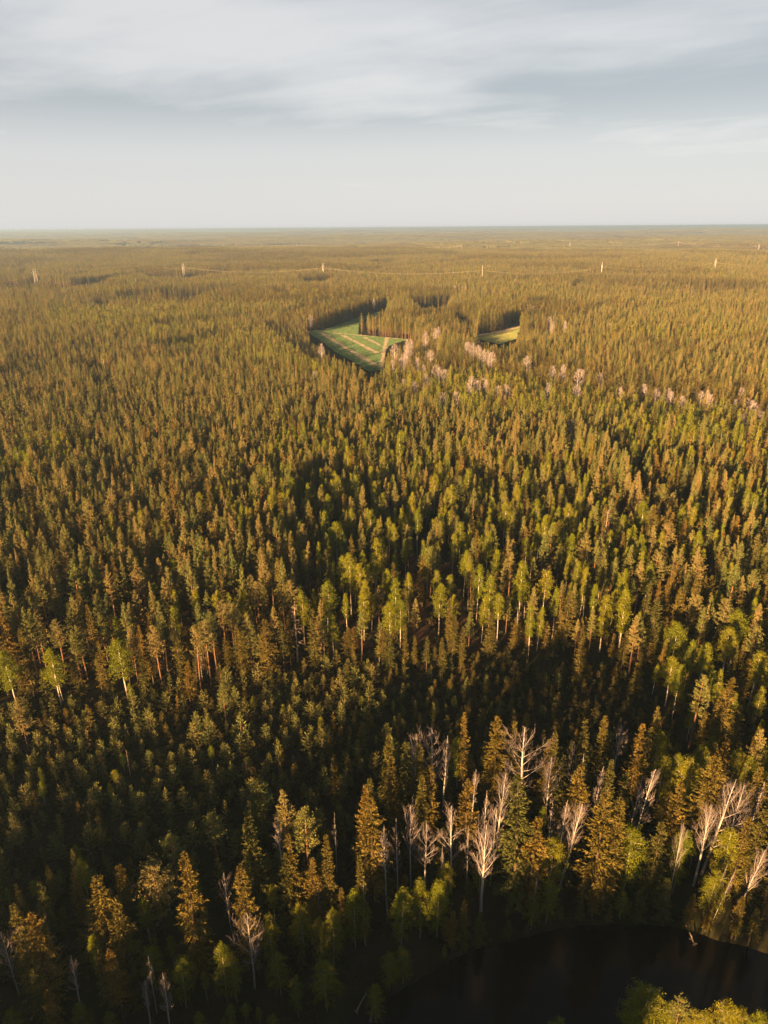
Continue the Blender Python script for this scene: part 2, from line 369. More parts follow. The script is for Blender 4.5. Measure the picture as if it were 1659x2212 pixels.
def make_snag(seed, h=16.):
    """dead pine: pale trunk, short bent dead branches, a thin grey-brown top"""
    r = np.random.default_rng(seed); tg, cg = Geo(), Geo()
    p = trunk(tg, h, .24, r, .01, 6, n=8)
    for q in range(60):
        z = h*r.uniform(.3, .98); a = r.uniform(0, 6.28); l = (1 - z/h)*2.2 + .4; o = along(p, np.array([z]))[0]
        e = np.array([np.cos(a)*l, np.sin(a)*l, l*r.uniform(-.25, .2)])
        cg.tube(np.stack([o, o + e*.5 + [0, 0, .12], o + e]), [.04, .03, .015], 3, 0, cap=False)
        for _ in range(3):
            f = r.uniform(.4, 1); cg.tube(np.stack([o + e*f, o + e*f + r.normal(0, .28, 3)]), [.02, .012], 3, 0, cap=False)
    return tg, cg, ('dead_bark', 'dead_bark')

def make_young(seed, h=4.5, R=1.1, det=1.0):
    """young open-grown pine: a leader, whorls of rising shoots like bottle brushes"""
    r = np.random.default_rng(seed); tg, cg = Geo(), Geo()
    p = trunk(tg, h, .06, r, .02, 4, n=5, top=.015)
    nw = max(5, int(h*1.9*det**.3)); B, D, Ls = [], [], []
    for k in range(nw):
        rel = (k + .4)/nw; z = h*(.12 + .86*rel)
        for q in range(5):
            a = q*1.257 + r.normal(0, .25) + k; l = R*(1.12 - rel)**.75*r.uniform(.6, 1.2); el = r.uniform(.35, .6) + .5*rel
            o = along(p, np.array([z]))[0]; d = np.array([np.cos(a)*np.cos(el), np.sin(a)*np.cos(el), np.sin(el)])
            n = max(3, int(l*13*det)) if det > .5 else 3
            t = (np.arange(n) + r.random(n))/n
            for tt in t:
                B.append(o + d*l*tt + np.array([0, 0, .12*l*tt*tt])); v = r.normal(size=3); v -= v.dot(d)*d; v /= np.linalg.norm(v); D.append(d*.75 + v*.7); Ls.append(.30 if det > .5 else .45)
            B.append(o + d*l); D.append(d + [0, 0, .6]); Ls.append(.42)
    for z in np.linspace(.75, 1.0, 7): B.append(along(p, np.array([h*z]))[0]); v = r.normal(size=3)*.5; D.append(v + [0, 0, 1.]); Ls.append(.34)
    Ls = np.array(Ls)*r.uniform(.8, 1.2, len(Ls)); cg.tufts(np.array(B), np.array(D), Ls, Ls*.30, 0, r)
    return tg, cg, ('pine_bark', 'young')

def make_bush(seed):
    r = np.random.default_rng(seed); tg, cg = Geo(), Geo(); n = 90
    d = r.normal(size=(n, 3)); d[:, 2] = np.abs(d[:, 2]) + .4; b = r.normal(0, .35, (n, 3)); b[:, 2] = np.abs(b[:, 2])
    cg.tufts(b, d, r.uniform(.3, .7, n), .12, 0, r); return None, cg, ('spruce_bark', 'bush')

PROTO = {}      # kind -> list of (trunk mesh, crown mesh, nominal height) for the trees that stand as things of their own
def reg(kind, items):
    out = []
    for (tg, cg, (bm_, lm_)), h in items:
        tm = tg.mesh('trunk', [M[bm_]], True); cm = cg.mesh('crown', [M[lm_], M[bm_]]); out.append((tm, cm, h))
    PROTO[kind] = out
reg('spruce', [(make_spruce(100 + i, 20, rr, bs, 1.0, rg, gp), 20.) for i, (rr, bs, rg, gp) in enumerate([(1.9, .12, .25, 0), (2.3, .08, .3, .1), (1.6, .18, .22, 0), (2.0, .06, .34, .2), (1.45, .1, .2, .1), (2.5, .12, .36, .15), (1.7, .3, .3, .2)])])
reg('young_spruce', [(make_spruce(120 + i, 7, rr, .05, 0.8, .15), 7.) for i, rr in enumerate([1.2, 1.5, 1.0])])
reg('pine', [(make_pine(200 + i, 18, rr, bs, 1.0, cn), 18.) for i, (rr, bs, cn) in enumerate([(1.9, .42, .85), (1.9, .55, .3), (1.7, .45, .95), (2.1, .58, .15), (1.8, .35, .85), (1.9, .5, .6), (1.6, .4, 1.0), (2.0, .3, .9), (1.75, .25, 1.0), (2.1, .33, .8)])])
reg('round_pine', [(make_pine(240 + i, 16, rr, bs, 1.15, .05), 16.) for i, (rr, bs) in enumerate([(3.0, .35), (2.6, .4)])])
reg('birch', [(make_birch(300 + i, 16, rr, bs, 1.0, rd), 16.) for i, (rr, bs, rd) in enumerate([(1.5, .42, .2), (1.8, .35, .4), (1.35, .48, .1), (1.7, .5, .5), (1.45, .3, .2), (1.9, .4, .6)])])
reg('round_birch', [(make_birch(330 + i, 14, rr, .2, 1.25, .9), 14.) for i, rr in enumerate([2.5, 2.9, 2.2])])
reg('bare', [(make_bare(400 + i, 16, rr, bs, 1.0, sp), 16.) for i, (rr, bs, sp) in enumerate([(2.6, .35, .65), (3.2, .3, .55), (2.0, .45, .75), (2.9, .4, .8), (1.7, .3, .6), (3.6, .28, .7)])])
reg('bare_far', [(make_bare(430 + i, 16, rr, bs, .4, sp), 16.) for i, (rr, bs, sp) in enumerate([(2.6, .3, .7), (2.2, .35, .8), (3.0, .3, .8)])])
reg('snag', [(make_snag(450 + i), 16.) for i in range(2)])
reg('young', [(make_young(500 + i, 4.5, rr), 4.5) for i, rr in enumerate([1.0, 1.25, .85, 1.1, .95, 1.3])])

def lowcol(name, makers):
    col = bpy.data.collections.new(name)
    for i, (tg, cg, (bm_, lm_)) in enumerate(makers):
        g = Geo()
        for v_, f_, m_ in ([(tg, 1, 0)] if tg else []) + [(cg, 0, 0)]:
            off = g.n; g.v += v_.v; g.n += v_.n
            g.f += [q + off for q in v_.f]
            g.m += [np.where(mm == 0, f_, 1) for mm in v_.m]
        o = bpy.data.objects.new('%s_%02d' % (name, i), g.mesh(name, [M[lm_], M[bm_]])); col.objects.link(o)
    return col
def pick(kind):          # full-detail trees, joined for scattering
    col = bpy.data.collections.new(kind + '_near_shapes')
    return col
COLS = {
 'pine_hi': lowcol('pine_near', [make_pine(600 + i, 18, rr, bs, .8, cn) for i, (rr, bs, cn) in enumerate([(2.2, .3, 1.0), (2.0, .25, 1.0), (2.2, .38, .7), (1.9, .3, 1.0)])]),
 'spruce_hi': lowcol('spruce_near', [make_spruce(620 + i, 20, rr, .08, .7, .25) for i, rr in enumerate([1.7, 2.1, 1.5])]),
 'birch_hi': lowcol('birch_near', [make_birch(640 + i, 16, rr, .38, .7, rd) for i, (rr, rd) in enumerate([(1.5, .2), (1.8, .5), (1.4, .1)])]),
 'young_hi': lowcol('young_near', [make_young(660 + i, 4.5, rr) for i, rr in enumerate([1.0, 1.2, .9])]),
 'pine_lo': lowcol('pine_far', [make_pine(700 + i, 18, rr, bs, .60, cn) for i, (rr, bs, cn) in enumerate([(2.3, .3, 1.0), (2.1, .25, 1.0), (2.4, .38, .8), (2.0, .3, 1.0), (2.5, .28, 1.0)])]),
 'spruce_lo': lowcol('spruce_far', [make_spruce(720 + i, 20, rr, .08, .32, .25)[:2] + (('spruce_bark', 'spruce_dark'),) for i, rr in enumerate([2.1, 2.5, 1.9])]),
 'birch_lo': lowcol('birch_far', [make_birch(740 + i, 16, rr, .38, .28, rd) for i, (rr, rd) in enumerate([(1.6, .2), (1.9, .5), (1.5, .1)])]),
 'bush': lowcol('bush', [make_bush(760 + i) for i in range(3)]),
}

# ------------------------------------------------------------------ object helpers
def link(o): S.collection.objects.link(o); return o
def tag(o, label=None, cat=None, group=None, kind=None):
    if label: o['label'] = label
    if cat: o['category'] = cat
    if group: o['group'] = group
    if kind: o['kind'] = kind
    return o
def scatter(name, label, colls, x, y, z, sz, sxy, idx, rotz=None, kind='stuff', tilt=.03):
    """one object whose points carry a shape from the collections; idx = (collection index, shape index)"""
    ci, si = idx
    N = len(x); me = bpy.data.meshes.new(name); me.vertices.add(N)
    me.vertices.foreach_set('co', np.column_stack([x, y, z]).astype(np.float32).ravel())
    rot = np.column_stack([rng.normal(0, tilt, N), rng.normal(0, tilt, N), rng.uniform(0, 6.283, N) if rotz is None else rotz])
    for nm, ty, dat in (('rot', 'FLOAT_VECTOR', rot), ('scl', 'FLOAT_VECTOR', np.column_stack([sxy, sxy, sz]))):
        a = me.attributes.new(nm, ty, 'POINT'); a.data.foreach_set('vector', dat.astype(np.float32).ravel())
    for nm, dat in (('ci', ci), ('si', si)):
        a = me.attributes.new(nm, 'INT', 'POINT'); a.data.foreach_set('value', dat.astype(np.int32))
    o = link(bpy.data.objects.new(name, me)); tag(o, label, None, None, kind)
    ng = bpy.data.node_groups.new(name, 'GeometryNodeTree')
    ng.interface.new_socket('Geometry', in_out='INPUT', socket_type='NodeSocketGeometry')
    ng.interface.new_socket('Geometry', in_out='OUTPUT', socket_type='NodeSocketGeometry')
    t = NT(ng); gi = t.new('NodeGroupInput'); go = t.new('NodeGroupOutput'); jn = t.new('GeometryNodeJoinGeometry')
    def attr(n, ty):
        return t.new('GeometryNodeInputNamedAttribute', {'Name': n}, data_type=ty).outputs[0]
    for k, c in enumerate(colls):
        cmp_ = t.new('FunctionNodeCompare', data_type='INT', operation='EQUAL')
        t.set(cmp_.inputs[2], attr('ci', 'INT')); cmp_.inputs[3].default_value = k
        cinfo = t.new('GeometryNodeCollectionInfo', {'Collection': c, 'Separate Children': True, 'Reset Children': True}, transform_space='ORIGINAL')
        ip = t.new('GeometryNodeInstanceOnPoints', {'Points': gi.outputs[0], 'Selection': cmp_.outputs[0], 'Instance': cinfo.outputs[0], 'Pick Instance': True,
             'Instance Index': attr('si', 'INT'), 'Rotation': attr('rot', 'FLOAT_VECTOR'), 'Scale': attr('scl', 'FLOAT_VECTOR')})
        t.l.new(ip.outputs[0], jn.inputs[0])
    t.l.new(jn.outputs[0], go.inputs[0])
    md = o.modifiers.new('scatter', 'NODES'); md.node_group = ng
    return o
def sheet(name, pts, z, m, kind='structure', label=None):
    g = bpy.data.meshes.new(name); g.from_pydata([(float(a), float(b), z) for a, b in pts], [], [list(range(len(pts)))]); g.materials.append(m)
    o = link(bpy.data.objects.new(name, g)); return tag(o, label, None, None, kind)

# ------------------------------------------------------------------ ground, pond, fields, tracks
m, t = mat('forest_floor')
geo = t.new('ShaderNodeNewGeometry')
n = t.new('ShaderNodeTexNoise', {'Vector': geo.outputs['Position'], 'Scale': .18, 'Detail': 8.0, 'Roughness': .65})
n2 = t.new('ShaderNodeTexNoise', {'Vector': geo.outputs['Position'], 'Scale': .03, 'Detail': 4.0})
c = t.ramp(n.outputs[0], [(.3, (.020, .017, .010)), (.5, (.034, .028, .015)), (.68, (.06, .038, .024))])
c = t.mix(t.ramp(n2.outputs[0], [(.42, (0, 0, 0)), (.62, (1, 1, 1))]), c, (.030, .034, .014, 1))
t.new('ShaderNodeOutputMaterial', {'Surface': t.new('ShaderNodeBsdfDiffuse', {'Color': c})}); M['floor'] = m
m, t = mat('dry_grass')
geo = t.new('ShaderNodeNewGeometry')
n = t.new('ShaderNodeTexNoise', {'Vector': geo.outputs['Position'], 'Scale': .5, 'Detail': 7.0, 'Roughness': .7})
c = t.ramp(n.outputs[0], [(.3, (.030, .021, .013)), (.5, (.07, .042, .028)), (.7, (.10, .065, .042))])
t.new('ShaderNodeOutputMaterial', {'Surface': t.new('ShaderNodeBsdfDiffuse', {'Color': c})}); M['dry'] = m
def field_mat(name, g1, g2, dry, ang, wave=.35):
    m, t = mat(name); geo = t.new('ShaderNodeNewGeometry')
    mp = t.new('ShaderNodeMapping', {'Vector': geo.outputs['Position'], 'Rotation': (0, 0, ang)}, vector_type='TEXTURE')
    mp2 = t.new('ShaderNodeMapping', {'Vector': mp, 'Scale': (.02, 1, 1)})
    n = t.new('ShaderNodeTexNoise', {'Vector': mp2, 'Scale': .22, 'Detail': 5.0, 'Roughness': .7})
    n2 = t.new('ShaderNodeTexNoise', {'Vector': geo.outputs['Position'], 'Scale': .03, 'Detail': 6.0, 'Roughness': .6})
    c = t.mix(t.ramp(n2.outputs[0], [(.35, (0, 0, 0)), (.65, (1, 1, 1))]), (*g1, 1), (*g2, 1))
    c = t.mix(t.math('MULTIPLY', t.ramp(n.outputs[0], [(.50, (0, 0, 0)), (.66, (1, 1, 1))]), wave), c, (*dry, 1))
    t.new('ShaderNodeOutputMaterial', {'Surface': t.new('ShaderNodeBsdfDiffuse', {'Color': c})}); return m
s0, s1 = at(*z3(270, 345)), at(*z3(585, 530)); fang = math.atan2(s1[1] - s0[1], s1[0] - s0[0])
M['field'] = field_mat('green_field', (.17, .235, .085), (.21, .25, .10), (.30, .27, .15), fang)
M['field2'] = field_mat('pale_field', (.26, .28, .09), (.30, .27, .11), (.36, .29, .16), fang + .8, .6)
M['stripe'] = field_mat('dry_stripe', (.50, .40, .28), (.38, .34, .20), (.52, .43, .32), fang, .5)

rr_ = np.concatenate([[0.0], np.geomspace(4, 60000, 430)]); aa_ = np.linspace(0, 2*np.pi, 420, endpoint=False)
GR, GA = np.meshgrid(rr_, aa_, indexing='ij'); gx = GR*np.sin(GA); gy = GR*np.cos(GA); gz = height(gx, gy) 
nv = len(aa_); i = np.arange(len(rr_) - 1)[:, None]*nv; j = np.arange(nv)[None]; j2 = (j + 1) % nv
q = np.stack([i + j, i + nv + j, i + nv + j2, i + j2], -1).reshape(-1, 4)
g = Geo(); g.add(np.column_stack([gx.ravel(), gy.ravel(), gz.ravel()]), q[:, ::-1]); me = g.mesh('ground', [M['floor']], True)
tag(link(bpy.data.objects.new('ground', me)), None, None, None, 'structure')

m, t = mat('pond_water')
geo = t.new('ShaderNodeNewGeometry'); n = t.new('ShaderNodeTexNoise', {'Vector': geo.outputs['Position'], 'Scale': .8, 'Detail': 3.0})
bp = t.new('ShaderNodeBump', {'Height': n.outputs[0], 'Strength': .03, 'Distance': .3})
pr = t.new('ShaderNodeBsdfPrincipled', {'Base Color': (.003, .003, .0025, 1), 'Roughness': .12, 'IOR': 1.33, 'Normal': bp, 'Specular IOR Level': .35})
t.new('ShaderNodeOutputMaterial', {'Surface': pr}); M['water'] = m
pc = pond_w.mean(0); pw2 = pc + (pond_w - pc)*1.05
sheet('pond_water', pw2, -1.2, M['water'])
sheet('field', f1w, .25, M['field']); sheet('meadow', f2w, .25, M['field2'])
for gp in GAPS[1:2]: sheet('field_strip', world_poly(gp), .20, M['field'])
def strip(name, pts, wd, z, m, pix=True):
    p = world_poly(pts) if pix else np.asarray(pts, float)
    # resample and roughen the edges so that the strip does not look ruled
    L = np.concatenate([[0], np.cumsum(np.linalg.norm(np.diff(p, axis=0), axis=1))]); k = max(8, int(L[-1]/2.0)); s = np.linspace(0, L[-1], k)
    q = np.column_stack([np.interp(s, L, p[:, 0]), np.interp(s, L, p[:, 1])]); tn = np.gradient(q, axis=0); tn /= np.linalg.norm(tn, axis=1)[:, None]
    nn = np.column_stack([-tn[:, 1], tn[:, 0]]); wl = wd*(.5 + rng.normal(0, .06, k)); wr = wd*(.5 + rng.normal(0, .06, k))
    a = q + nn*wl[:, None]; b = q - nn*wr[:, None]
    g = Geo(); i = np.arange(k - 1); v = np.column_stack([np.concatenate([a, b]), np.full(2*k, z)]); g.add(v, np.stack([i + k, i + 1 + k, i + 1, i], 1))
    return tag(link(bpy.data.objects.new(name, g.mesh(name, [m]))), None, None, None, 'structure')
strip('dry_strip', [z3(262, 340), z3(590, 533)], 4.2, .30, M['stripe'])
strip('dry_strip', [z3(400, 357), z3(603, 461)], 3.8, .30, M['stripe'])
strip('dry_strip', [z3(525, 367), z3(622, 416)], 2.8, .30, M['stripe'])
strip('field_track', [z3(664, 370), z3(652, 420), z3(640, 480), z3(628, 562)], 3.2, .32, M['stripe'])
strip('field_margin', [z3(270, 332), z3(420, 349), z3(488, 354), z3(650, 366), z3(780, 380)], 3.0, .31, M['stripe'])
strip('field_margin', [z3(1205, 353), z3(1300, 343), z3(1400, 316), z3(1455, 295)], 9.0, .31, M['stripe'])
m, t = mat('pale_gravel'); t.new('ShaderNodeOutputMaterial', {'Surface': t.new('ShaderNodeBsdfDiffuse', {'Color': t.ramp(t.new('ShaderNodeTexNoise', {'Vector': t.new('ShaderNodeNewGeometry').outputs['Position'], 'Scale': .08, 'Detail': 5.0}).outputs[0], [(.35, (.38, .33, .27)), (.65, (.62, .56, .48))])})})
gw = world_poly(GRAVEL); gc = gw.mean(0); rg_ = np.random.default_rng(3); g = Geo(); k_ = 40
aa = np.interp(np.linspace(0, len(gw), k_, endpoint=False), np.arange(len(gw) + 1), np.arange(len(gw) + 1)); qd = np.array([gw[int(a) % len(gw)]*(1 - a % 1) + gw[(int(a) + 1) % len(gw)]*(a % 1) for a in aa])
qd = gc + (qd - gc)*(1 + rg_.normal(0, .06, (k_, 1))); zc = float(height(gc[:1], gc[1:])[0])
vs = [[gc[0], gc[1], zc + 5.5]] + [[*(gc + (p - gc)*.6), zc + 3.5 + rg_.normal(0, .8)] for p in qd] + [[*p, zc - .8] for p in qd]      # heaps of gravel
g.add(vs, [[0, 1 + e, 1 + (e + 1) % k_, 1 + (e + 1) % k_] for e in range(k_)] + [[1 + e, 1 + k_ + e, 1 + k_ + (e + 1) % k_, 1 + (e + 1) % k_] for e in range(k_)])
tag(link(bpy.data.objects.new('gravel_ground', g.mesh('gravel_ground', [m]))), None, None, None, 'structure')
strip('forest_track', TRACK1, 5.0, .05, M['dry']); strip('forest_track', TRACK2, 4.5, .05, M['dry']); strip('forest_track', TRACK3, 5, .05, M['dry'])

def jgrid(x0, x1, y0, y1, s):
    gx, gy = np.meshgrid(np.arange(x0, x1, s), np.arange(y0, y1, s*.9)); gx = gx + (np.arange(gx.shape[0]) % 2)[:, None]*s*.5
    return gx.ravel() + rng.uniform(-.42, .42, gx.size)*s, gy.ravel() + rng.uniform(-.42, .42, gx.size)*s
def make_grass(seed, m_):
    r = np.random.default_rng(seed); cg = Geo(); n = 150; b = np.column_stack([r.uniform(-1.2, 1.2, n), r.uniform(-1.2, 1.2, n), np.zeros(n)])
    cg.tufts(b, np.column_stack([r.normal(0, .25, n), r.normal(0, .25, n), np.ones(n)]), r.uniform(.25, .5, n), .22, 0, r); return None, cg, ('spruce_bark', m_)
M['grass'] = leaf_mat('grass_blades', [(.125, .235, .110), (.145, .245, .115), (.175, .255, .115)], .35)
M['hay'] = leaf_mat('dry_grass_blades', [(.34, .31, .24), (.40, .36, .28)], .3)
M['pale_grass'] = leaf_mat('pale_grass_blades', [(.25, .34, .12), (.31, .36, .13), (.36, .33, .16)], .35)
GC = [lowcol('grass_tuft', [make_grass(800 + k, 'grass') for k in range(2)]), lowcol('hay_tuft', [make_grass(810 + k, 'hay') for k in range(2)]), lowcol('pale_tuft', [make_grass(820 + k, 'pale_grass') for k in range(2)])]
STRIPES = [([z3(262, 340), z3(590, 533)], 2.1), ([z3(400, 357), z3(603, 461)], 1.9), ([z3(525, 367), z3(622, 416)], 1.4), ([z3(664, 370), z3(652, 420), z3(640, 480), z3(628, 562)], 1.6), ([z3(270, 332), z3(420, 349), z3(488, 354), z3(650, 366), z3(780, 380)], 1.5)]
gx_, gy_ = jgrid(-110, 230, 520, 900, 1.9)
i1 = inpoly(gx_, gy_, f1w) | inpoly(gx_, gy_, world_poly(GAPS[1])); i2 = inpoly(gx_, gy_, f2w); ii = i1 | i2; gx_, gy_, i2 = gx_[ii], gy_[ii], i2[ii]
dry_ = np.zeros(len(gx_), bool)
for pts, wd in STRIPES: dry_ |= segdist(gx_, gy_, world_poly(pts), False) < wd
dry_ |= i2 & (segdist(gx_, gy_, world_poly([z3(1205, 353), z3(1300, 343), z3(1400, 316), z3(1455, 295)]), False) < 6)
# lighter mowing lines run along the field
sgn = (gx_*-math.sin(fang) + gy_*math.cos(fang)); dry_ |= (~i2) & (np.sin(sgn*.62) > .93) & (rng.random(len(gx_)) < .12)
n_ = len(gx_); us = rng.uniform(.7, 1.2, n_)
scatter('field_grass', 'short green grass with dry mown lines in the far clearings', GC, gx_, gy_, np.full(n_, .30), us, us, (np.where(dry_, 1, np.where(i2, 2, 0)), rng.integers(0, 2, n_)))

# ------------------------------------------------------------------ the trees read off the photograph
H = []   # (kind, top x, top y, height, width factor, lean x, lean y, tint hint)
def hero(kind, pts, h, wf=1.0, lean=0.0, proto=None):
    for p in pts:
        x, y = p[0], p[1]; hh = p[2] if len(p) > 2 else h; ww = p[3] if len(p) > 3 else wf; ll = p[4] if len(p) > 4 else lean; pr = p[5] if len(p) > 5 else proto
        X_, Y_ = at(x, y, hh); H.append(dict(kind=kind, x=float(X_) - ll*hh, y=float(Y_), h=hh, w=ww, lean=ll, pr=pr, tx=x, ty=y))
def a6(*l): return [(830 + p[0]/2, 1460 + p[1]/2, *p[2:]) for p in l]
def a8(*l): return [(830 + p[0]/2, 1825 + p[1]/2, *p[2:]) for p in l]
def a7(*l): return [(p[0]/2, 1825 + p[1]/2, *p[2:]) for p in l]
def a5(*l): return [(p[0]/2, 1460 + p[1]/2, *p[2:]) for p in l]
def a3(*l): return [(p[0]/2, 929 + p[1]/2, *p[2:]) for p in l]
def a4(*l): return [(830 + p[0]/2, 929 + p[1]/2, *p[2:]) for p in l]
def a2(*l): return [(830 + p[0]/2, 464.6 + p[1]/2, *p[2:]) for p in l]
def a1(*l): return [(p[0]/2, 464.6 + p[1]/2, *p[2:]) for p in l]
hero('spruce', a6((358, 165, 21, .72, 0, 6), (492, 172, 20, 1.25, 0, 1), (578, 195, 20, .8), (743, 238, 19, .8), (712, 278, 17, .8), (880, 188, 21, .9, 0, 0), (962, 175, 21, .9), (1110, 205, 19, .9, 0, 1),
     (1178, 122, 21, .7, 0, 6), (1525, 125, 17, .9, 0, 5), (1620, 222, 18, .9), (1462, 275, 20, .9), (1440, 332, 23, 1.35, 0, 5), (10, 262, 18, 1.0), (85, 290, 19, 1.05, 0, 1), (158, 297, 18, 1.0, 0, 3), (40, 350, 17, 1.0),
     (200, 388, 21, .9), (170, 420, 20, .95, 0, 2), (362, 455, 20, 1.0, 0, 1), (780, 342, 16, .8), (830, 385, 21, 1.15, 0, 5), (612, 425, 27, 1.45, 0, 3), (990, 375, 19, .9), (960, 495, 24, 1.2, 0, 5), (1045, 418, 21, .9, 0, 3), (1025, 510, 22, 1.0, 0, 0),
     (1280, 460, 19, .95, 0, 3), (1205, 620, 17, 1.0, 0, 1), (1640, 580, 19, 1.1, 0, 1), (1655, 400, 18, 1.0), (1492, 0, 20, 1.25, 0, 3), (1570, 600, 17, .9), (655, 600, 20, 1.1, 0, 5)), 20)
hero('spruce', a5((1070, 575, 22, 1.05, 0, 0), (1600, 445, 19, 1.0), (1605, 520, 22, 1.15, 0, 5), (1570, 475, 20, .9), (1245, 690, 21, .95, 0, 3), (1412, 692, 20, .85, 0, 2), (1445, 340, 13, .8), (1105, 455, 14, 1.15)), 20)
hero('spruce', a7((800, 35, 24, 1.1, .02, 3), (1045, 75, 22, 1.0, 0, 0), (410, 140, 19, 1.25, 0, 5), (470, 460, 14, 1.0), (430, 455, 13, .9), (130, 540, 13, .7), (1235, 40, 18, .9, 0, 5), (1330, 60, 17, .8), (1560, 40, 18, .8), (60, 265, 18, 1.1), (510, 268, 16, 1.1), (75, 170, 11, .8), (160, 160, 13, 1.0), (125, 305, 19, 1.2, 0, 5), (195, 630, 12, .8), (1480, 190, 12, .9)), 20)
hero('spruce', a3((65, 60 + 940, 9, .9), (1145, 815, 16, 1.2, 0, 1), (1215, 825, 14, .9), (1345, 770, 17, .9, 0, 1), (1045, 870, 13, 1.1), (425, 910, 14, 1.0), (975, 870, 11, 1.0), (595, 845, 14, .8), (600, 950, 12, 1.0), (800, 1000, 11, 1.1), (1650, 850, 12, 1.2)), 16)
hero('spruce', a4((20, 870, 12, 1.2), (130, 890, 9, 1.0), (185, 890, 10, .9), (90, 840, 12, .9), (340, 850, 11, 1.1), (300, 800, 12, 1.1), (460, 790, 13, 1.2), (255, 900, 11, 1.0), (1150, 650, 17, .8), (1180, 730, 17, 1.1), (1300, 710, 14, .9), (600, 515, 12, .9), (860, 865, 15, 1.0), (1215, 830, 13, 1.2), (1560, 905, 11, 1.0), (1520, 925, 12, .9), (1580, 990, 14, 1.0), (955, 320, 18, 1.1), (1070, 640, 8, 1.0), (720, 530, 10, .8), (1240, 640, 16, 1.0), (1110, 950, 14, 1.0)), 14)
hero('pine', a5((915, 600, 13, 1.25, 0, 3), (740, 690, 13, 1.2, 0, 3), (1320, 560, 17, 1.35, 0, 5), (1230, 500, 15, 1.2), (1120, 455, 13, 1.35, 0, 3), (50, 590, 9, 1.2), (960, 30, 11, 1.0), (70, 95, 13, 1.2)), 16)
hero('round_pine', a7((660, 98, 15, 1.0, 0, 0)), 15); hero('round_pine', a4((1365, 555, 17, .78, 0, 0), (1345, 715, 16, .72, 0, 1)), 16)
hero('pine', a6((1375, 0, 18, 1.1, 0, 5), (1620, 225, 18, .9)), 16)
hero('pine', a3((845, 850, 17, 1.0, .03, 3), (880, 822, 18, 1.0, 0, 1), (905, 797, 17, 1.0, -.02, 3), (990, 752, 17, 1.1, 0, 3), (952, 738, 16, 1.0, 0, 3), (655, 850, 17, 1.1, -.03, 1), (1220, 665, 16, 1.0, 0, 3), (1258, 650, 17, 1.1, 0, 5), (1150, 612, 16, 1.0, 0, 1),
     (1190, 570, 17, 1.4, 0, 0), (1105, 662, 16, 1.3, 0, 1), (870, 565, 16, 1.2), (680, 555, 16, 1.2), (585, 610, 15, 1.5, 0, 3), (580, 695, 15, 1.3), (235, 820, 15, 1.3, 0, 5), (335, 845, 15, 1.2), (480, 460, 14, 1.2), (1045, 260, 16, 1.4), (1310, 410, 17, 1.2, 0, 5), (1160, 460, 14, 1.3), (940, 200, 15, 1.2), (780, 0, 15, 1.7, 0, 0), (1560, 240, 17, 1.2), (530, 185, 15, 1.2), (500, 210, 15, 1.1), (720, 590, 14, 1.1), (1485, 440, 15, 1.0), (120, 680, 14, 1.3), (430, 790, 14, 1.2), (605, 600, 15, 1.3), (20, 700, 14, 1.2), (840, 450, 15, 1.2)), 16)
hero('pine', a4((225, 380, 17, 1.2, 0, 0), (205, 505, 16, 1.2, 0, 5), (45, 225, 16, 1.1), (480, 415, 17, 1.2), (690, 455, 17, 1.1), (730, 415, 17, 1.2), (985, 300, 19, 1.5, 0, 0), (925, 165, 18, 1.1), (870, 445, 17, 1.15, 0, 1), (940, 470, 17, 1.2, 0, 5), (920, 480, 17, 1.2), (995, 545, 14, 1.0), (1065, 515, 15, 1.1, 0, 0), (1115, 565, 16, 1.1), (1180, 530, 17, 1.5, 0, 5), (1260, 505, 16, .95, 0, 2), (1230, 405, 17, 1.3, 0, 3), (1170, 415, 17, 1.1), (1105, 235, 17, 1.1), (1205, 235, 17, 1.2, 0, 1), (1145, 80, 18, 1.2), (1145, 120, 17, 1.1), (1365, 175, 18, 1.15), (1420, 165, 18, 1.1), (1395, 380, 18, 1.2, 0, 5), (1550, 490, 18, 1.4, 0, 4), (1525, 580, 18, 1.3, 0, 4), (1560, 635, 16, 1.0), (1610, 610, 17, 1.25, 0, 5), (1535, 150, 18, 1.2), (1590, 165, 18, 1.0), (1480, 730, 17, 1.25, 0, 1), (1415, 715, 16, 1.0), (1385, 770, 15, 1.0), (1630, 750, 16, 1.0), (1615, 850, 16, 1.1, 0, 1), (1480, 180, 17, 1.2), (1610, 390, 16, 1.1), (1335, 430, 16, 1.1), (890, 265, 17, 1.1), (1475, 80, 17, 1.1), (940, 110, 17, 1.3), (995, 105, 17, 1.4), (810, 130, 15, 1.1), (750, 120, 16, 1.4), (565, 110, 16, 1.4), (430, 90, 15, 1.3), (385, 250, 16, 1.1), (330, 200, 16, 1.2), (1225, 85, 17, 1.1), (560, 475, 15, 1.0), (650, 680, 14, 1.1), (530, 560, 16, 1.2), (1480, 455, 15, 1.2)), 17)
hero('pine', [(432 + a/2, 475 + b/2, 18.5, 1.5) for a, b in ((20, 768), (125, 778), (205, 812), (305, 798), (375, 768), (440, 838), (515, 790), (610, 868), (680, 793), (700, 828), (755, 798), (820, 833), (866, 798), (60, 863), (950, 808), (790, 868), (1030, 780), (1100, 730), (980, 740), (1560, 870))] + a1((545, 815, 18, 1.5), (720, 832, 18, 1.4), (755, 798, 18, 1.3), (698, 858, 18, 1.3), (105, 700, 18, 1.1), (230, 610, 18, 1.2), (240, 880, 17, 1.3), (770, 895, 18, 1.4)), 18)
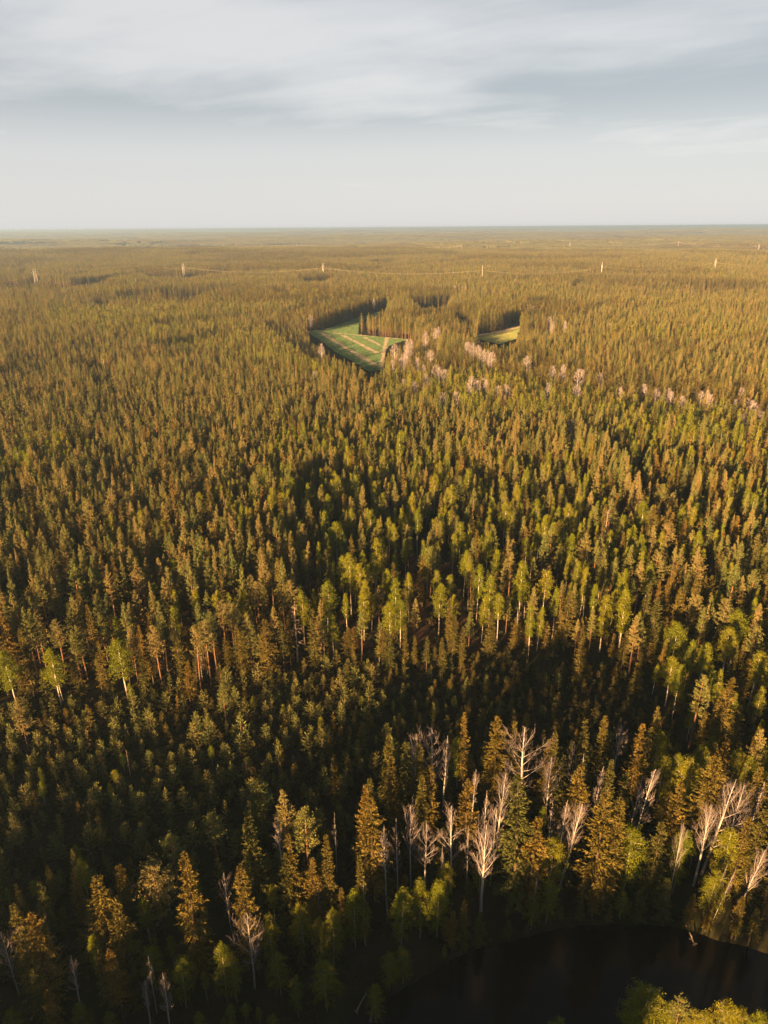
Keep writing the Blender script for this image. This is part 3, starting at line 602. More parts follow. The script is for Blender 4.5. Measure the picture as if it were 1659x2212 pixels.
hero('birch', a4((410, 580, 16, 1.0, 0, 0), (465, 632, 15, 1.0, 0, 1), (600, 572, 18, 1.15, 0, 0), (240, 668, 14, 1.35, 0, 1), (300, 450, 15, .9, 0, 2), (145, 345, 15, 1.1), (125, 270, 15, .9), (490, 520, 15, .9), (350, 520, 14, 1.1), (370, 575, 14, .85, 0, 2), (590, 640, 13, 1.2, 0, 1), (500, 705, 13, 1.0, 0, 3), (700, 605, 16, 1.1, 0, 3), (745, 685, 14, .9, 0, 2), (840, 570, 14, 1.0), (820, 660, 10, .9), (885, 600, 15, .9, 0, 2), (915, 668, 14, .85, 0, 2), (960, 718, 15, 1.2, 0, 4), (1050, 685, 16, 1.3, 0, 4), (1115, 455, 15, 1.1), (1125, 310, 15, 1.5, 0, 1), (855, 280, 14, 1.1), (800, 320, 16, 1.2), (580, 240, 16, 1.0), (525, 310, 15, 1.3, 0, 5), (450, 440, 15, 1.2), (330, 400, 13, 1.4), (730, 400, 14, 1.1), (660, 300, 15, 1.2), (290, 235, 16, 1.2), (220, 190, 15, 1.1), (20, 380, 14, 1.0), (50, 640, 14, 1.2, 0, 4), (25, 745, 13, 1.3, 0, 5), (70, 735, 13, 1.2, 0, 5), (15, 600, 14, 1.2), (430, 720, 13, 1.0), (1545, 780, 15, 1.5, 0, 5), (1500, 860, 14, 1.4, 0, 5), (1270, 840, 15, 1.4, 0, 5), (1250, 980, 12, 1.3, 0, 5), (1390, 920, 13, 1.3, 0, 5), (1625, 965, 14, 1.5, 0, 5), (1335, 910, 13, 1.0), (695, 370, 16, .9), (190, 510, 14, 1.2), (365, 170, 15, 1.5), (1600, 275, 15, 1.5, 0, 5), (1350, 310, 15, 1.2), (810, 450, 15, 1.0)), 15)
hero('birch', a3((1415, 275, 16, 1.2, 0, 0), (1400, 350, 16, 1.1, 0, 4), (1460, 200, 16, 1.2), (1520, 340, 15, 1.0, 0, 2), (1450, 400, 15, 1.3), (1640, 390, 14, 1.0), (1625, 470, 15, 1.2), (1530, 190, 15, .9), (1210, 545, 13, 1.1), (1210, 240, 15, 1.2), (1550, 580, 16, 1.1, 0, 1), (1570, 690, 14, 1.2, 0, 4), (1620, 535, 14, 1.1), (1420, 660, 15, 1.2, 0, 5), (1495, 710, 12, .9, 0, 2), (1435, 800, 11, 1.0), (1305, 705, 14, 1.2, 0, 5), (1480, 545, 14, 1.3), (930, 692, 13, 1.0), (985, 708, 12, 1.1), (655, 665, 13, 1.2), (740, 560, 13, 1.0), (1045, 690, 14, .8), (215, 950, 14, 1.4, 0, 5), (510, 908, 15, 1.5, 0, 5), (20, 960, 14, 1.4, 0, 5), (745, 760, 13, 1.1), (1080, 340, 14, 1.2), (595, 550, 12, .8), (640, 435, 13, 1.1), (410, 610, 13, 1.1), (505, 810, 13, 1.1), (1600, 350, 15, 1.0), (230, 965, 12, .9), (840, 690, 14, 1.0)), 15)
hero('round_birch', a6((735, 700, 13, .92, 0, 0), (1080, 655, 14, 1.05, 0, 1), (1300, 668, 13, .8, 0, 2), (1500, 668, 13, .9), (1195, 245, 14, .95), (1378, 303, 13, .75), (1330, 372, 14, .9), (1535, 322, 12, .8), (1592, 348, 12, .85), (1212, 352, 12, .8), (1280, 340, 11, .7), (1650, 300, 12, .8), (320, 270, 12, .8)), 13)
hero('round_birch', a8((160, 148, 12, .85, 0, 2), (235, 140, 12, .8), (75, 188, 12, .85), (82, 425, 9, .85), (262, 415, 8, .7), (650, 205, 10, .9), (265, 75, 10, .9), (1440, 105, 10, .9), (1155, 604, 12, 1.15, 0, 1), (1100, 615, 10, .8), (1400, 705, 9, .75), (1490, 662, 12, .85), (1555, 678, 9, .65), (760, 728, 9, .8, 0, 1), (1640, 715, 9, .8), (1360, 700, 8, .9), (20, 440, 8, .8), (420, 60, 9, .6), (720, 140, 9, .8), (1040, 190, 8, .9), (1540, 310, 7, .8), (1250, 660, 9, .7)), 12)
hero('round_birch', a7((1162, 310, 11, .75, 0, 2), (1300, 262, 11, .75), (1430, 290, 11, .65), (1527, 192, 12, .85), (950, 440, 11, .75), (998, 470, 10, .6), (770, 490, 10, .9), (640, 445, 9, .8), (1400, 490, 10, .9), (1620, 570, 8, .8), (1275, 560, 8, .6), (990, 700, 6, .7), (1175, 722, 6, .7), (1380, 330, 9, .8), (1200, 480, 8, .9), (340, 680, 8, .8), (470, 720, 7, .7), (40, 720, 8, .8), (860, 730, 7, .6), (1570, 240, 9, .7)), 10)
hero('pine', a8((1290, 652, 12, .85, 0, 3), (1462, 735, 9, .8)), 12)
hero('spruce', a8((1490, 632, 11, .7), (300, 260, 12, .9), (420, 270, 12, .9), (350, 210, 13, .8), (540, 300, 12, 1.0), (860, 200, 14, 1.0), (920, 160, 14, 1.0), (1230, 120, 14, 1.1), (1340, 190, 11, 1.0), (1120, 160, 12, 1.0), (1550, 200, 11, 1.0), (1620, 250, 10, 1.0), (980, 250, 10, .9), (1420, 230, 9, .9), (620, 320, 9, .9), (460, 380, 8, .8)), 12)
hero('bare', a6((140, 248, 17, .7), (215, 232, 18, .95, 0, 1), (262, 258, 17, .8), (400, 400, 15, .75, .03, 2), (615, 232, 20, 1.25, 0, 1), (522, 420, 19, .9, .03, 3), (438, 500, 16, .7), (725, 345, 17, .7), (832, 285, 15, .7), (872, 330, 18, .55, 0, 4), (952, 390, 17, .6, .06, 2), (1022, 214, 14, .9), (1118, 425, 17, .7, .05), (1172, 400, 19, .75, .10, 0),
     (10, 648, 18, .6), (60, 620, 17, .6, 0, 4), (118, 570, 17, .75), (182, 632, 15, 1.05, 0, 0), (300, 560, 18, .95, 0, 0), (370, 650, 14, .5, 0, 4), (440, 640, 19, 1.15, 0, 3), (480, 560, 17, .75), (728, 530, 16, .65, 0, 4), (797, 540, 17, .8, .03, 2), (862, 545, 18, .85, .12, 3), (1515, 450, 20, 1.0, .10, 1), (1420, 560, 17, .95, .02, 3), (1560, 470, 17, .9, .05, 1), (1640, 452, 16, .7, .05, 2), (1297, 632, 16, .4), (1648, 735, 15, .75, .12, 3), (1385, 455, 16, .5, .05, 4)), 17)
hero('bare', a8((260, 0, 14, .35), (665, 85, 12, .3, 0, 4), (1525, 85, 11, .35, .15, 4), (1490, 60, 12, .35, .12, 4), (800, 310, 5, .5)), 12)
hero('bare', a7((1365, 140, 12, .8, 0, 0), (970, 120, 14, .6), (1065, 295, 15, .9, 0, 1), (310, 470, 13, .8, .05, 2), (625, 580, 11, .75, .05, 3), (697, 548, 14, .75, .03, 2), (640, 470, 12, .5, .03, 4), (70, 330, 15, .8, -.06, 2), (182, 270, 9, .5), (1573, 140, 14, .4, 0, 4), (0, 370, 13, .7, 0, 1)), 13)
hero('bare', a5((1205, 592, 16, .75), (1445, 590, 13, .4, 0, 4)), 14)
hero('bare_far', a2((305, 308), (322, 305), (338, 310), (352, 315), (434, 320), (448, 330), (617, 390), (630, 388), (645, 398), (715, 445), (728, 465), (783, 462), (180, 508), (222, 492), (238, 486), (100, 540), (116, 540), (97, 575), (85, 600), (76, 618), (104, 595), (45, 560), (40, 628), (145, 620), (356, 552), (372, 555), (388, 556), (405, 565), (415, 575), (436, 585), (452, 588), (466, 595), (170, 650), (225, 650), (232, 662), (180, 690), (260, 670), (378, 698), (430, 708), (442, 716), (368, 730), (402, 718), (130, 722), (255, 770), (312, 765), (620, 612), (730, 655), (775, 650), (860, 672), (935, 685), (835, 735), (710, 728), (530, 735), (493, 742), (840, 668)), 17, 1.0)
hero('bare_far', a2((1025, 748), (1130, 735), (1180, 755), (1232, 752), (1245, 765), (1292, 785), (1372, 765), (1400, 760), (1415, 778), (1550, 750), (1522, 800), (1578, 800), (1592, 805), (1606, 815), (1630, 848), (1560, 860), (810, 885), (200, 588), (85, 712), (975, 470)), 16, 1.1)
hero('bare_far', a1((1340, 435), (1615, 365), (1388, 560), (1357, 680)), 17, 1.0)
hero('snag', a3((1270, 742, 17, 1.0, 0, 0), (850, 870, 14, .6, 0, 1)), 17); hero('snag', a5((543, 318, 6.5, .5, 0, 1)), 7); hero('snag', a4((965, 340, 18, .9, 0, 1)), 17)

# ------------------------------------------------------------------ every other tree: jittered over the land, kind and size by stand
def hsh(ix, iy, k=0):
    v = np.sin(ix*127.1 + iy*311.7 + k*74.7)*43758.5453; return v - np.floor(v)
def stand(x, y, size, k=0):
    """patchwork of forest stands: nearest of jittered cell centres; returns a random number per stand"""
    wx = x + size*.25*np.sin(y/size*1.9 + k); wy = y + size*.25*np.sin(x/size*2.3 + k)
    ix = np.floor(wx/size); iy = np.floor(wy/size); best = np.full(x.shape, 1e18); val = np.zeros(x.shape)
    for a in (-1, 0, 1):
        for b in (-1, 0, 1):
            cx = (ix + a + .5 + .8*(hsh(ix + a, iy + b, k) - .5))*size; cy_ = (iy + b + .5 + .8*(hsh(ix + a, iy + b, k + 5) - .5))*size
            d = (wx - cx)**2 + (wy - cy_)**2; n = d < best; best = np.where(n, d, best); val = np.where(n, hsh(ix + a, iy + b, k + 9), val)
    return val
def vnoise(x, y, s, k=0):
    return .5 + .5*(np.sin(x/s*1.0 + 1.7*k + np.sin(y/s*1.3 + k)*1.4)*np.sin(y/s*1.1 + .9*k + np.sin(x/s*.9)*1.3))

parts_ = []
for (r0, r1, s) in ((0, 330, 3.15), (330, 1000, 3.65), (1000, 2300, 4.7), (2300, 3200, 5.3)):
    x, y = jgrid(-.62*r1 - 60 if r0 else -330, .62*r1 + 60 if r0 else 330, -150 if r0 == 0 else r0*.6, r1 + 5, s)
    r = np.hypot(x, y); ok = (r >= r0) & (r < r1) & (np.abs(x) < .60*np.maximum(y, 0) + (150 if r0 == 0 else 40 + np.minimum(r*.02, 30)))
    if r0 == 0: ok &= (x < .60*np.maximum(y, 0) + 60) & ~((y < 20) & (x > 40))
    parts_.append(np.column_stack([x[ok], y[ok]]))
P = np.concatenate(parts_); x, y = P[:, 0], P[:, 1]; z = height(x, y); N = len(x); R_ = np.hypot(x, y)
bx, by, _ = proj(x, y, z)
young = inpoly(bx, by, YOUNG)
# kinds: 0 pine 1 spruce 2 birch 3 young pine
st = stand(x, y, 150.); st2 = stand(x, y, 70., 3); rnd = rng.random(N)
sp = np.full(N, .16); bi = np.full(N, .05); hh = 13 + 5*st + rng.normal(0, 2.2, N)
big = (stand(x, y, 230., 77) > .74) & (R_ > 420); sp = np.where(big, .78, sp); hh = np.where(big, hh + 2.5, hh)
mix = (st2 > .80) & (R_ > 200); bi = np.where(mix & (st > .4), .34, bi); sp = np.where(mix & (st <= .4), .5, sp)
cbirch = inpoly(bx, by, [(640, 1090), (900, 1030), (1250, 1040), (1380, 1150), (1400, 1400), (1200, 1450), (800, 1440), (650, 1420), (640, 1250)])
bi = np.where(cbirch, .55, bi); sp = np.where(cbirch, .12, sp); hh = np.where(cbirch, 13.2 + rng.normal(0, 1.8, N), hh)
belt = inpoly(bx, by, [(830, 850), (1000, 830), (1250, 860), (1659, 950), (1800, 990), (1800, 1080), (1500, 1040), (1200, 960), (1000, 950), (840, 900)])
bi = np.where(belt, .55, bi); sp = np.where(belt, .2, sp)
org = inpoly(bx, by, [(860, 800), (1100, 770), (1250, 820), (1450, 850), (1800, 900), (1800, 985), (1659, 950), (1250, 870), (1000, 845), (840, 840)])
sp = np.where(org, .72, sp); bi = np.where(org, .08, bi)
belt2 = inpoly(bx, by, [(100, 700), (350, 680), (560, 730), (760, 850), (700, 870), (480, 790), (250, 760), (120, 740)])
bi = np.where(belt2, .42, bi)
rightm = inpoly(bx, by, [(1380, 1150), (1300, 1000), (1800, 1020), (1900, 1600), (1500, 1560), (1400, 1440)])
bi = np.where(rightm, .26, bi); sp = np.where(rightm, .28, sp); hh = np.where(rightm, 13.5 + rng.normal(0, 2.2, N), hh)
island = inpoly(bx, by, [z3(*p) for p in [(480, 355), (500, 260), (700, 210), (1100, 200), (1460, 190), (1500, 300), (1200, 350), (780, 385)]])
hh = np.where(island, 16.5 + rng.normal(0, 1.4, N), hh)
kind = np.where(rnd < sp, 1, np.where(rnd < sp + bi, 2, 0))
hh = np.where(kind == 1, hh*1.05, np.where(kind == 2, hh*.95, hh))
hh += 2.5*(vnoise(x, y, 45., 2) - .5)
leftd = inpoly(bx, by, [(-300, 1000), (640, 1000), (700, 1460), (0, 1560), (-300, 1600)])
# density
keep = np.ones(N, bool)
keep &= ~(cbirch & (rng.random(N) < .48)); keep &= ~(rightm & (rng.random(N) < .38))
keep &= ~(leftd & (by > 1330) & (rng.random(N) < .40)); keep &= ~(leftd & (by > 1130) & (rng.random(N) < .2))
# the low young growth of the clearing
yk = rng.random(N); right_dark = young & (bx > 850) & (by < 1800)
hh = np.where(young, np.clip(rng.normal(4.6, 1.2, N), 2.4, 8), hh)
kind = np.where(young, np.where(yk < .72, 3, np.where(yk < .96, 1, 2)), kind)
kind = np.where(right_dark, np.where(yk < .35, 3, 1), kind); hh = np.where(right_dark, np.clip(rng.normal(3.2, .9, N), 1.8, 5), hh)
# a ragged skirt of middling spruces along the edge of the tall wood
ed = (segdist(bx, by, YOUNG) < 62) & ~young & (by < 1560) & (bx < 1420) & (rng.random(N) < .6)
hh = np.where(ed, np.clip(rng.normal(8.5, 2.6, N), 4, 13), hh); kind = np.where(ed, np.where(yk < .8, 1, 0), kind)
# pond-side stand: darker low trees between the tall ones
low = (by >= 1740) & ~young & (by < 3000) & (R_ < 200)
hh = np.where(low, np.clip(rng.normal(8.0, 2.4, N), 3.5, 12), hh); kind = np.where(low, np.where(yk < .70, 1, 2), kind)
keep &= ~(low & (rng.random(N) < .45))
rlow = (bx > 1380) & (by > 1460) & (by < 1760) & ~young & (R_ < 220)
hh = np.where(rlow, np.clip(rng.normal(9.5, 2.5, N), 4, 14), hh); keep &= ~(rlow & (rng.random(N) < .5)); kind = np.where(rlow, np.where(yk < .5, 1, 2), kind)
behind = (y < 45)      # beyond the near shore and behind the camera: tall wood that keeps the pond in shade
hh = np.where(behind, np.clip(rng.normal(19, 2.0, N), 14, 24), hh); kind = np.where(behind, np.where(yk < .5, 1, 0), kind)
# the tall wood behind opens here, so that the low sun reaches the trees on the near shore
keep &= ~(behind & (x*.81 - y*.59 > -8) & (x*.81 - y*.59 < 6))
# open ground
tx, ty, _ = proj(x, y, z + hh); mx_, my_, _ = proj(x, y, z + hh*.5)
bad = np.zeros(N, bool)
for poly in (FIELD1, FIELD2):
    for (a, b) in ((bx, by), (tx, ty), (mx_, my_)): bad |= inpoly(a, b, poly)
    for k in (.25, .75): a, b, _ = proj(x, y, z + hh*k); bad |= inpoly(a, b, poly)
for poly in GAPS:
    bad |= inpoly(bx, by, poly) | inpoly(tx, ty, poly)
pd = segdist(x, y, pond_w); inp = inpoly(x, y, pond_w); nearp = (np.abs(x) < 200) & (y < 200) & (y > 10)
bad |= nearp & (inp | (pd < 1.5))
nearsh = nearp & ~inp & (pd < 14) & (by > 2200)
hh = np.where(nearsh, np.minimum(hh, 4), hh)
farsh = nearp & ~inp & (pd < 16) & (by <= 2200)
hh = np.where(farsh, np.minimum(hh, 2.5 + pd*.35), hh)
for tr in (TRACK1, TRACK2, TRACK3): bad |= segdist(bx, by, tr, False) < 14
# walls of tall trees seen across open ground: what would stand before them is left out
def wall(line, tall, spruce, show=.9, ends=(.06, .06), depth=55):
    line = np.array(line, float); lx = line[:, 0]
    wl = np.interp(bx, lx, line[:, 1]); inx = (bx > lx.min()) & (bx < lx.max())
    wx_, wy_ = at(line[:, 0], line[:, 1]); hp = tall*FPX/np.hypot(np.interp(bx, lx, wx_), np.interp(bx, lx, wy_))
    u_ = (bx - lx.min())/(lx.max() - lx.min()); ee = np.clip(u_/max(ends[0], 1e-3), 0, 1)*np.clip((1 - u_)/max(ends[1], 1e-3), 0, 1)
    sh = show*np.clip(ee*1.15 + rng.normal(0, .12, N)*(ee > 0), 0, 1)
    front = inx & (by > wl) & (ty < wl - (1 - sh)*hp)
    d = segdist(x, y, np.stack([wx_, wy_], 1), False)
    back = (d < depth) & (by <= wl + .5) & (bx > lx.min() - 3) & (bx < lx.max() + 3)
    hh[back] = tall + rng.normal(0, 1.3, back.sum()); k_ = rng.random(back.sum()); kind[back] = np.where(k_ < spruce, 1, np.where(k_ < spruce + .05, 2, 0))
    return front
def w3(l): return [z3(*p) for p in l]
def w1(l): return [(p[0]/2, 464.6 + p[1]/2) for p in l]
for L_, tall, spv, *more_ in ((w3([(185, 330), (270, 322), (330, 305), (450, 262), (560, 222), (655, 205), (690, 210)]), 18.5, .8, .95, (.02, .12)), (w3([(805, 205), (900, 200), (960, 195), (1030, 188), (1055, 178)]), 18, .9, .75, (.3, .2)),
        (w3([(1205, 345), (1300, 340), (1350, 325), (1455, 293), (1475, 285)]), 20, .7, .95, (.02, .12)), (w3([(486, 352), (650, 367), (790, 380), (900, 390)]), 17, .25, .95, (0, .5)), (w3([(1050, 290), (1100, 300), (1190, 340)]), 19, .9, .5, (.4, .1)),
        (w1([(20, 322), (100, 312), (185, 305)]), 18, .8, .45, (.3, .2)), (w1([(185, 312), (300, 318), (430, 308), (520, 292)]), 21, .0, .6, (.2, .4)), (w1([(590, 268), (660, 276), (800, 282), (1000, 268)]), 18, .9, .5, (.15, .5)),
        (w1([(1170, 350), (1290, 352)]), 19, 0, .5, (.3, .3)), (w1([(1290, 305), (1440, 300)]), 18, .9, .4, (.3, .3)), (w1([(700, 372), (820, 380), (905, 366)]), 17, .7, .4, (.4, .4)), (w1([(330, 690), (470, 697), (545, 688)]), 16, .1, .4, (.4, .35)), (w1([(400, 405), (480, 412)]), 17, .8, .4, (.4, .4))):
    bad |= wall(L_, tall, spv, *more_)
# clearings and gaps farther off
glade = (stand(x, y, 95., 11) > .965) & (R_ > 800) & ~island & ~belt
bad |= glade
gl2 = inpoly(bx, by, [(180, 850), (250, 842), (275, 870), (215, 885)]) | inpoly(bx, by, [(250, 655), (480, 640), (500, 652), (260, 668)]); bad |= gl2 & (rng.random(N) < .9)
for q in H:      # nothing grows out of the water: trees whose foot would fall in the pond are shorter and stand on the bank
    for _ in range(40):
        if q['ty'] > 2100 or q['y'] > 130: break
        if not inpoly(np.array([q['x']]), np.array([q['y']]), pond_w)[0] and segdist(np.array([q['x']]), np.array([q['y']]), pond_w)[0] > .7: break
        q['h'] *= .95; X_, Y_ = at(q['tx'], q['ty'], q['h']); q['x'] = float(X_) - q['lean']*q['h']; q['y'] = float(Y_)
for q in H:
    if q['kind'] == 'pine': q['w'] *= .88
    if q['kind'] == 'birch': q['w'] *= 1.02; q['h'] += 1.0; X_, Y_ = at(q['tx'], q['ty'], q['h']); q['x'], q['y'] = float(X_), float(Y_)
    if q['kind'] == 'bare_far': q['w'] *= 1.12*(.75 + .5*rng.random()); q['h'] += 1.0 - 3.0*(q['tx'] > 1250); X_, Y_ = at(q['tx'], q['ty'] - 3, q['h']); q['x'], q['y'] = float(X_), float(Y_)
hx = np.array([q['x'] for q in H]); hy = np.array([q['y'] for q in H]); hr = np.array([1.1 if q['h'] < 10 else 1.6*q['w'] for q in H])
near = np.where(R_ < 900)[0]
for k in range(len(H)):
    d = np.hypot(x[near] - hx[k], y[near] - hy[k]); bad[near[d < hr[k]]] = True
    if H[k]['kind'] == 'bare_far':
        dx_ = x[near] - hx[k]*(y[near]/hy[k]); dy_ = hy[k] - y[near]; bad[near[(dy_ > 0) & (dy_ < 22) & (np.abs(dx_) < 1.8) & (hh[near] > 11)]] = True
    # nothing of the scattered wood stands right before a tree picked out in the photograph
    if H[k]['kind'] in ('bare', 'spruce', 'round_birch', 'birch', 'snag', 'pine', 'round_pine') and hy[k] < 330:
        dx_ = x[near] - hx[k]*(y[near]/hy[k]); dy_ = hy[k] - y[near]; f = .62 if H[k]['h'] > 9 else .3
        if H[k]['kind'] == 'birch': f = .5
        ahead = (dy_ > 0) & (dy_ < 7) & (np.abs(dx_) < 1.3) & (hh[near] > H[k]['h']*f); bad[near[ahead]] = True
fe = np.minimum(segdist(x, y, f1w), segdist(x, y, f2w)); fe_ = (fe < 45) & (by > 716*0 + np.interp(bx, [430, 560, 700, 860, 1150], [716, 716, 730, 750, 730]))
hh = np.where(fe_ & (kind != 3), np.minimum(hh, rng.normal(9.0, 1.5, N)), hh)      # wood kept low before the clearings, so its shadow falls short of them
keep &= ~bad
x, y, z, hh, kind, R_, bx, by, young, low = [a[keep] for a in (x, y, z, hh, kind, R_, bx, by, young, low)]
N = len(x); wf = np.clip(rng.normal(.86, .15, N), .55, 1.4); wf = np.where(kind == 3, wf*1.35, np.where(kind == 1, wf*1.08, wf))
print('scattered', N)

# ------------------------------------------------------------------ which of them show largest (front-to-back count of the pixels each one covers)
PXS = 3.0; OW, OH = int(PW/PXS), int(PH/PXS)
cand = np.where((R_ < 420) & (y > 20))[0]
allx = np.concatenate([x[cand], hx]); ally = np.concatenate([y[cand], hy]); allh = np.concatenate([hh[cand], [q['h'] for q in H]])
allz = height(allx, ally); src = np.concatenate([cand, -1 - np.arange(len(H))])
CR = {0: 1.6, 1: 1.7, 2: 1.5, 3: 1.0}
rad = np.concatenate([np.array([CR[k] for k in kind[cand]])*wf[cand], [1.8*q['w'] for q in H]])
bare_ = np.array([s < 0 and H[-1 - s]['kind'] in ('bare', 'bare_far', 'snag') for s in src])
b0 = proj(allx, ally, allz); t0 = proj(allx, ally, allz + allh); order = np.argsort(ally)
occ = np.zeros((OH, OW), bool); vis = np.zeros(len(src))
for k in order:
    x0, y0, x1, y1 = b0[0][k]/PXS, b0[1][k]/PXS, t0[0][k]/PXS, t0[1][k]/PXS; rp = rad[k]*FPX/max(b0[2][k], 5)/PXS
    ya, yb = max(int(y1), 0), min(int(y0) + 1, OH); xa, xb = max(int(min(x0, x1) - rp), 0), min(int(max(x0, x1) + rp) + 2, OW)
    if ya >= yb or xa >= xb: continue
    yy, xx = np.mgrid[ya:yb, xa:xb]; f = np.clip((yy + .5 - y1)/max(y0 - y1, .5), 0, 1); c = x1 + (x0 - x1)*f
    wd = rp*(np.clip(f*2.2, .12, 1) if True else 1)*(f < .72) + .5*(f >= .72)
    if bare_[k]: wd = wd*.25
    m_ = (np.abs(xx + .5 - c) < np.maximum(wd, .5)) & ~occ[ya:yb, xa:xb]
    vis[k] = m_.sum(); occ[ya:yb, xa:xb] |= m_
visible = dict(zip(src.tolist(), vis.tolist()))

CAP = {0: ('pine', 290), 1: ('spruce', 290), 2: ('birch', 290), 3: ('young', 290)}
hk = {'pine': 0, 'round_pine': 0, 'spruce': 1, 'birch': 2, 'round_birch': 2}
individual = np.zeros(N, bool); TREES = []
for q_i, q in enumerate(H): q['vis'] = visible.get(-1 - q_i, 0)
for k, (nm, cap) in CAP.items():
    have = sum(1 for q in H if hk.get(q['kind']) == k)
    c = [i for i in cand if kind[i] == k and visible[int(i)] >= 3]
    c.sort(key=lambda i: -visible[int(i)])
    for i in c[:max(0, cap - have)]:
        individual[i] = True
        pk = 'young_spruce' if (k == 1 and hh[i] < 9) else nm
        TREES.append(dict(kind=pk, x=float(x[i]), y=float(y[i]), h=float(hh[i]), w=float(wf[i]), lean=0, pr=None, vis=visible[int(i)]))
print('heroes', len(H), 'individual', int(individual.sum()), [(k, sum(1 for q in H if hk.get(q['kind']) == k)) for k in range(3)])

# ------------------------------------------------------------------ standing them up: every tree an Empty with trunk and crown
BASE = {'pine': ('pine_tree', 'pine'), 'round_pine': ('pine_tree', 'pine'), 'spruce': ('spruce_tree', 'spruce'), 'young_spruce': ('spruce_tree', 'spruce'), 'birch': ('birch_tree', 'birch'),
        'round_birch': ('birch_tree', 'birch'), 'bare': ('bare_tree', 'bare tree'), 'bare_far': ('bare_tree', 'bare tree'), 'snag': ('dead_pine', 'dead tree'), 'young': ('young_pine', 'young pine')}
GROUP = {'pine_tree': 'pines of the forest', 'spruce_tree': 'spruces of the forest', 'birch_tree': 'leafy birches of the forest', 'bare_tree': 'leafless trees among the evergreens', 'dead_pine': 'dead pines', 'young_pine': 'young pines in the clearing'}
hr_ = random.Random(5)
ALLT = [dict(q, hero=True) for q in H] + [dict(q, hero=False) for q in TREES]
zs = height(np.array([q['x'] for q in ALLT]), np.array([q['y'] for q in ALLT]))
for q, zz in zip(ALLT, zs):
    nm, cat = BASE[q['kind']]; lst = PROTO[q['kind']]; i = q['pr'] if q['pr'] is not None and q['pr'] < len(lst) else (hr_.choice((0, 2, 4, 6, 7, 8, 9)) if q['kind'] == 'pine' else hr_.randrange(len(lst)))
    tm, cm, h0 = lst[i]; s = q['h']/h0; sw = s**.5*q['w'] if q['kind'] in ('spruce', 'pine') else s*q['w']
    if q['kind'] in ('spruce', 'pine', 'birch') and s < .8: sw = s**.6*q['w']
    root = link(bpy.data.objects.new(nm, None)); root.empty_display_size = .5
    root.location = (q['x'], q['y'], float(zz) - .05); root.rotation_euler = (0, q['lean'] and math.atan(q['lean']), 0)
    if not q['lean']: root.rotation_euler = (hr_.gauss(0, .015), hr_.gauss(0, .015), 0)
    rz = hr_.uniform(0, 6.28); sc_ = (sw, sw, s)
    for pn, me in (('trunk', tm), ('crown' if nm not in ('bare_tree', 'dead_pine') else 'branches', cm)):
        c = link(bpy.data.objects.new(pn, me)); c.parent = root; c.scale = sc_; c.rotation_euler = (0, 0, rz)
    q['obj'] = root; q['name'] = nm; q['cat'] = cat; q['z'] = float(zz); q['proto'] = i


# ------------------------------------------------------------------ the rest of the wood, one object of each kind
rest = ~individual; hi = R_ < 330
def put(name, label, k, cols, h0):
    for_ = rest & (kind == k)
    ci = np.where(hi[for_], 0, 1) if len(cols) > 1 else np.zeros(for_.sum(), int); n = for_.sum()
    si = rng.integers(0, 12, n)
    s = hh[for_]/h0; sw = np.maximum(s, .25)**.6*wf[for_]
    scatter(name, label, cols, x[for_], y[for_], z[for_] - .1, s, sw, (ci, si))
put('pine_forest', 'dense forest of orange lit pines reaching away from the clearing', 0, [COLS['pine_hi'], COLS['pine_lo']], 18.)
put('spruce_forest', 'narrow dark spruces mixed through the pine forest', 1, [COLS['spruce_hi'], COLS['spruce_lo']], 20.)
put('birch_forest', 'yellow green birches mixed through the pine forest', 2, [COLS['birch_hi'], COLS['birch_lo']], 16.)
if (rest & (kind == 3)).any(): put('young_pine_growth', 'low young pines filling the shaded clearing', 3, [COLS['young_hi']], 4.5)
# undergrowth
ux, uy = jgrid(-120, 120, 45, 330, 2.2); ok = np.abs(ux) < .62*uy + 10; ux, uy = ux[ok], uy[ok]; uz = height(ux, uy)
ub, uc, _ = proj(ux, uy, uz); pdd = inpoly(ux, uy, pond_w) | (segdist(ux, uy, pond_w) < 1.0)
ok = ~pdd & (inpoly(ub, uc, YOUNG) | (rng.random(len(ux)) < .4)); ux, uy, uz = ux[ok], uy[ok], uz[ok]; n = len(ux)
us = rng.uniform(.4, 1.5, n)
scatter('undergrowth', 'brown and green scrub on the forest floor', [COLS['bush']], ux, uy, uz - .05, us, us*1.2, (np.zeros(n, int), rng.integers(0, 3, n)))

# ------------------------------------------------------------------ the distant forest: patches of wood out to the horizon
def patch(seed, size, n, hm, rad, mats_w, hvar=.12):
    r = np.random.default_rng(seed); g = Geo(); k = int(math.sqrt(n)); st_ = size/k
    X_, Y_ = np.meshgrid(np.arange(k), np.arange(k)); px = (X_.ravel() + .5 + r.uniform(-.45, .45, k*k))*st_ - size/2; py = (Y_.ravel() + .5 + r.uniform(-.45, .45, k*k))*st_ - size/2
    hs = hm*(1 + r.normal(0, hvar, k*k)); th = np.arange(5)*2*np.pi/5
    mi = r.choice(len(mats_w), k*k, p=mats_w)
    for q in range(k*k):
        a = r.uniform(0, 6.28); rr = rad*r.uniform(.75, 1.3)
        c = np.stack([np.cos(th + a), np.sin(th + a)], 1)*r.uniform(.7, 1.2, (5, 1))
        v = [[px[q], py[q], hs[q]]]
        for (f, z_) in ((.55, .82), (1.0, .55), (.5, .1)):
            v += [[px[q] + c[e, 0]*rr*f, py[q] + c[e, 1]*rr*f, hs[q]*z_ + r.normal(0, .3)] for e in range(5)]
        fs = [[0, 1 + e, 1 + (e + 1) % 5, 1 + (e + 1) % 5] for e in range(5)]
        for b in (1, 6): fs += [[b + e, b + 5 + e, b + 5 + (e + 1) % 5, b + (e + 1) % 5] for e in range(5)]
        g.add(v, fs, mi[q])
    return g
